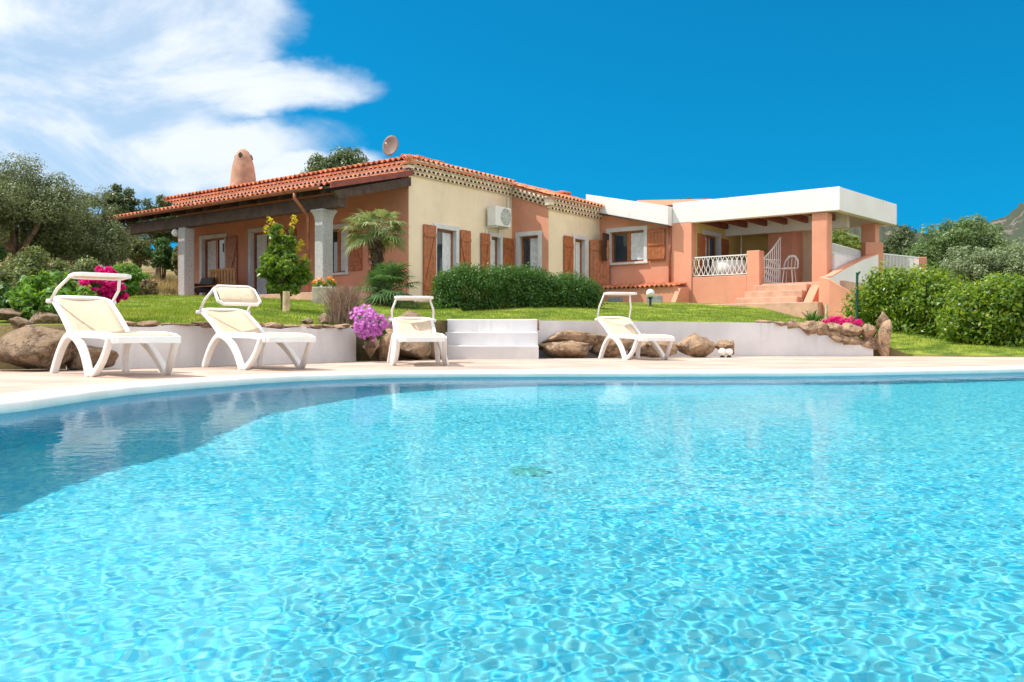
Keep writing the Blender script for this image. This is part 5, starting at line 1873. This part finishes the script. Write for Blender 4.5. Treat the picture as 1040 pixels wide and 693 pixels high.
# ---- mountains
prof_px = [(300, 235), (420, 236), (540, 230), (600, 220), (640, 213), (655, 209), (690, 202.5), (715, 203.5), (740, 205), (790, 213), (840, 221), (880, 226), (896, 225), (906, 227), (918, 231), (930, 238), (960, 240), (985, 230), (1003, 226), (1018, 222), (1026, 217), (1030, 214), (1036, 208), (1046, 205), (1060, 212), (1080, 204), (1110, 190), (1160, 196), (1240, 205), (1400, 235)]
ax_ = np.linspace(260, 1400, 420)
ay_ = np.interp(ax_, [p[0] for p in prof_px], [p[1] for p in prof_px])
rng = np.random.default_rng(77)
rows = []
D0, D1 = 420.0, 820.0
nr = 40
hv = []
for i in range(nr + 8):
    f = min(1.0, i / nr)
    D = D0 + (D1 - D0) * i / nr
    X_ = (ax_ - 520) / 900 * D1 * (.55 + .45 * i / nr) + (0 if i <= nr else 0)
    zr_ = CZ + (HOR - ay_) / 900 * D1 + 2.6 * np.abs(np.sin(ax_ * .31 + 1.3 * np.sin(ax_ * .11))) + 1.6 * np.abs(np.sin(ax_ * .83)) - 2
    back = 1.0 if i <= nr else 1 - .10 * (i - nr)
    nz_ = sum(a * np.sin(X_ / l + ph) * np.sin(D / (l * .8) + ph * 2) for l, a, ph in ((38, 5, 1), (17, 3.2, 2.2), (8.3, 2.2, .4), (4.1, 1.2, 3.3)))
    Zr = zr_ * (f ** .8) * back + nz_ * (.25 + .75 * (f if f < 1 else 0)) * (f < 1) + rng.normal(size=len(X_)) * .5
    rows.append(np.stack([X_, np.full_like(X_, D), Zr], -1))
HV = np.stack(rows)
idx = np.arange(HV.shape[0] * HV.shape[1]).reshape(HV.shape[:2])
qd = np.stack([idx[:-1, :-1], idx[:-1, 1:], idx[1:, 1:], idx[1:, :-1]], -1).reshape(-1, 4)
hm = bpy.data.materials.new('mountain')
hm.use_nodes = True
t = hm.node_tree
b = t.nodes['Principled BSDF']
b.inputs['Roughness'].default_value = 1.0
b.inputs['Specular IOR Level'].default_value = .05
tc = N(t, 'ShaderNodeTexCoord')
n1 = N(t, 'ShaderNodeTexNoise', ins={'Scale': .045, 'Detail': 8.0, 'Roughness': .62, 'Distortion': .4})
n2 = N(t, 'ShaderNodeTexNoise', ins={'Scale': .3, 'Detail': 5.0, 'Roughness': .6})
t.links.new(tc.outputs['Object'], n1.inputs['Vector']); t.links.new(tc.outputs['Object'], n2.inputs['Vector'])
c1 = N(t, 'ShaderNodeMix', data_type='RGBA'); c1.inputs[6].default_value = (.045, .06, .045, 1); c1.inputs[7].default_value = (.08, .09, .062, 1)
t.links.new(n2.outputs[0], c1.inputs[0])
c2 = N(t, 'ShaderNodeMix', data_type='RGBA'); c2.inputs[6].default_value = (.13, .105, .095, 1); c2.inputs[7].default_value = (.27, .215, .19, 1)
t.links.new(n2.outputs[0], c2.inputs[0])
mx = N(t, 'ShaderNodeMix', data_type='RGBA')
t.links.new(smooth(t, n1.outputs[0], .53, .62), mx.inputs[0]); t.links.new(c1.outputs[2], mx.inputs[6]); t.links.new(c2.outputs[2], mx.inputs[7])
t.links.new(mx.outputs[2], b.inputs['Base Color'])
tag(add_mesh('mountain', HV.reshape(-1, 3), qd, hm, smooth=False), kind='structure')
# ================================================================ SUN LOUNGERS
M['resin'] = mat('white_resin', (.80, .79, .77), .38, .03, 5, .03, 60)
M['sling'] = mat('beige_sling', (.65, .52, .38), .85, .06, 30, .25, 300, spec=.2, bdist=.003)


def bez(p0, p1, p2, k=7):
    p0, p1, p2 = Vector(p0), Vector(p1), Vector(p2)
    return [p0 * (1 - t) ** 2 + p1 * 2 * t * (1 - t) + p2 * t * t for t in [i / k for i in range(k + 1)]]


def lounger(label, foot, px_foot, axis, canopy_tilt, arm, back_z=.62):
    """foot: which local point (x, y) of the ground stands at px_foot"""
    t_ = thing('sun_lounger', label, 'sun lounger', (0, 0, 0), 'white sun loungers round the pool')
    hw = .242
    YL = Vector((0, 1, 0))
    # side rails and cross members
    fr = MB()
    rail = [(.20, .335), (.30, .345), (.70, .345), (1.15, .338), (1.40, .322), (1.50, .295)]
    for s in (-1, 1):
        fr.flat([Vector((x, s * hw, z)) for x, z in rail], .045, YL, .062)
    # rounded foot end and two cross bars
    fr.flat([Vector((1.50, -hw, .300))] + [Vector((1.50 + .07 * math.sin(math.pi * k / 8), -hw * math.cos(math.pi * k / 8), .300)) for k in range(1, 8)] + [Vector((1.50, hw, .300))], .055, UP, .045)
    fr.tube([(.32, -hw, .335), (.32, hw, .335)], .022, 8)
    fr.tube([(.95, -hw, .320), (.95, hw, .320)], .018, 8)
    fr.build('frame', M['resin'], t_, bevel=.008)
    for s in (-1, 1):
        y = s * (hw + .018)
        lg = MB()
        lg.flat(bez((.0, y + s * .05, .0), (.12, y, .35), (.42, y, .352)), .062, YL, .062)
        lg.flat(bez((.30, y, .350), (.72, y, .33), (1.06, y + s * .05, .0)), .062, YL, .062)
        lg.flat(bez((1.06, y + s * .052, .0), (1.24, y, .06), (1.42, y, .33)), .050, YL, .056)
        lg.cbox((1.07, y + s * .05, .015), (.085, 0, 0), (0, .06, 0), (0, 0, .03))
        lg.cbox((.005, y + s * .05, .015), (.07, 0, 0), (0, .06, 0), (0, 0, .03))
        lg.build('leg', M['resin'], t_, bevel=.012, segs=2)
    # seat sling sags a little
    def sheet(rows, th, name, m, par):
        V_, F_ = [], []
        k = len(rows[0])
        for r_ in rows:
            V_ += r_
        for i in range(len(rows) - 1):
            for j in range(k - 1):
                F_.append((i * k + j, i * k + j + 1, (i + 1) * k + j + 1, (i + 1) * k + j))
        o = add_mesh(name, V_, F_, m, par, True)
        md = o.modifiers.new('thick', 'SOLIDIFY'); md.thickness = th; md.offset = 0
        return o
    ny = 9
    rows = []
    for i in range(13):
        f = i / 12
        x = .30 + 1.18 * f
        z = float(np.interp(x, [r[0] for r in rail], [r[1] for r in rail])) + .022
        rows.append([Vector((x, -(hw - .02) + 2 * (hw - .02) * j / (ny - 1), z - .022 * (1 - (2 * j / (ny - 1) - 1) ** 2) * math.sin(math.pi * min(1, f * 1.05)))) for j in range(ny)])
    sheet(rows, .008, 'seat', M['sling'], t_)
    # reclined back
    B0, B1 = Vector((.30, 0, .345)), Vector((-.335, 0, back_z))
    bd = (B1 - B0); bl = bd.length; bd.normalize(); bn = Vector((bd.z, 0, -bd.x)) * -1
    if bn.z < 0:
        bn = -bn
    rows = []
    for i in range(11):
        f = i / 10
        rows.append([B0 + bd * (bl * f) + YL * (-(hw - .025) + 2 * (hw - .025) * j / (ny - 1)) + bn * (.03 * math.sin(f * math.pi) * .6 - .028 * (1 - (2 * j / (ny - 1) - 1) ** 2)) + UP * .012 for j in range(ny)])
    bk = sheet(rows, .008, 'backrest', M['sling'], t_)
    bf = MB()
    outline = []
    for s in (-1, 1):
        side = [B0 + bd * (bl * f) + YL * (s * hw) + bn * (.018 * math.sin(f * math.pi)) for f in (0, .2, .4, .6, .8, .93)]
        side += [B0 + bd * (bl * .985) + YL * (s * (hw - .03)), B0 + bd * (bl * 1.01) + YL * (s * (hw - .10))]
        if s < 0:
            outline = side
        else:
            outline = outline + side[::-1]
    bf.flat(outline, .036, bn, .05)
    bf.build('backrest_frame', M['resin'], bk, bevel=.010)
    # sun visor on two arms
    ca = MB()
    piv = B0 + bd * (bl * .90)
    up = Vector((math.cos(arm[0]), 0, math.sin(arm[0]))) * arm[1]
    for s in (-1, 1):
        ca = MB()
        ca.tube([piv + YL * (s * (hw + .03)), piv + YL * (s * (hw + .025)) + up * .5, piv + YL * (s * (hw - .03)) + up], .014, 8)
        ca.lathe(tuple(piv + YL * (s * (hw + .032)) - UP * .02), [(.03, 0), (.036, .01), (.036, .03), (.03, .04)], 10)
        ca.build('visor_arm', M['resin'], t_, True)

    q = piv + up
    cd = Vector((math.cos(canopy_tilt), 0, math.sin(canopy_tilt)))
    cn = Vector((-cd.z, 0, cd.x))
    D = .27
    vf = MB()
    ring = [q - cd * .03 + YL * -(hw - .07), q + cd * .02 + YL * -(hw - .02), q + cd * (D - .05) + YL * -(hw - .007), q + cd * D + YL * -(hw - .055), q + cd * D + YL * (hw - .055), q + cd * (D - .05) + YL * (hw - .007), q + cd * .02 + YL * (hw - .02), q - cd * .03 + YL * (hw - .07), q - cd * .03 + YL * -(hw - .07), q + cd * .02 + YL * -(hw - .02)]
    vf.flat(ring, .034, cn, .028)
    vis = sheet([[q + cd * (D * i / 4 - .02) + YL * (-(hw - .035) + 2 * (hw - .035) * j / 6) + cn * .02 * math.sin(math.pi * i / 4) for j in range(7)] for i in range(5)], .008, 'visor', M['sling'], t_)
    vf.build('visor_frame', M['resin'], vis, bevel=.008)
    axis = Vector((axis[0], axis[1], 0)).normalized()
    ang = math.atan2(axis.y, axis.x)
    Y = CZ * FPX / (px_foot[1] - HOR)
    w = Vector(((px_foot[0] - 520) / FPX * Y, Y, 0))
    lp = Matrix.Rotation(ang, 3, 'Z') @ Vector((foot[0], foot[1], 0))
    t_.location = w - lp
    t_.rotation_euler = (0, 0, ang)
    return t_


lounger('white lounger with beige sling closest to the pink bougainvillea and largest boulder', (1.06, -.31), (91, 383), (.66, -.75), R(2), (R(27), .46), .69)
lounger('white lounger with its beige sun visor tipped forward, in front of the citrus tree', (1.06, -.31), (246, 376), (.62, -.78), R(-42), (R(40), .40), .63)
lounger('white lounger facing us head on, between the violet flowers and white steps', (1.06, 0), (426, 371.2), (.17, -.985), R(2), (R(72), .29), .57)
lounger('white lounger alone right of the white steps, in front of pale boulders', (1.06, -.31), (635, 365.8), (.24, -.97), R(0), (R(66), .44), .64)

# drain cover on the pool floor
dr = MB()
dr.lathe((0.07, 3.9, POOL_Z + .004), [(.01, 0), (.085, 0), (.085, .012), (.06, .02), (.01, .03)], 24)
o = dr.build('pool_drain', mat('drain_cover', (.09, .46, .46), .6, .1, 10, 0), base=(0.07, 3.9, POOL_Z))
o.cycles.is_caustics_receiver = True
tag(o, 'round greenish drain cover on the pale blue pool floor', 'drain')
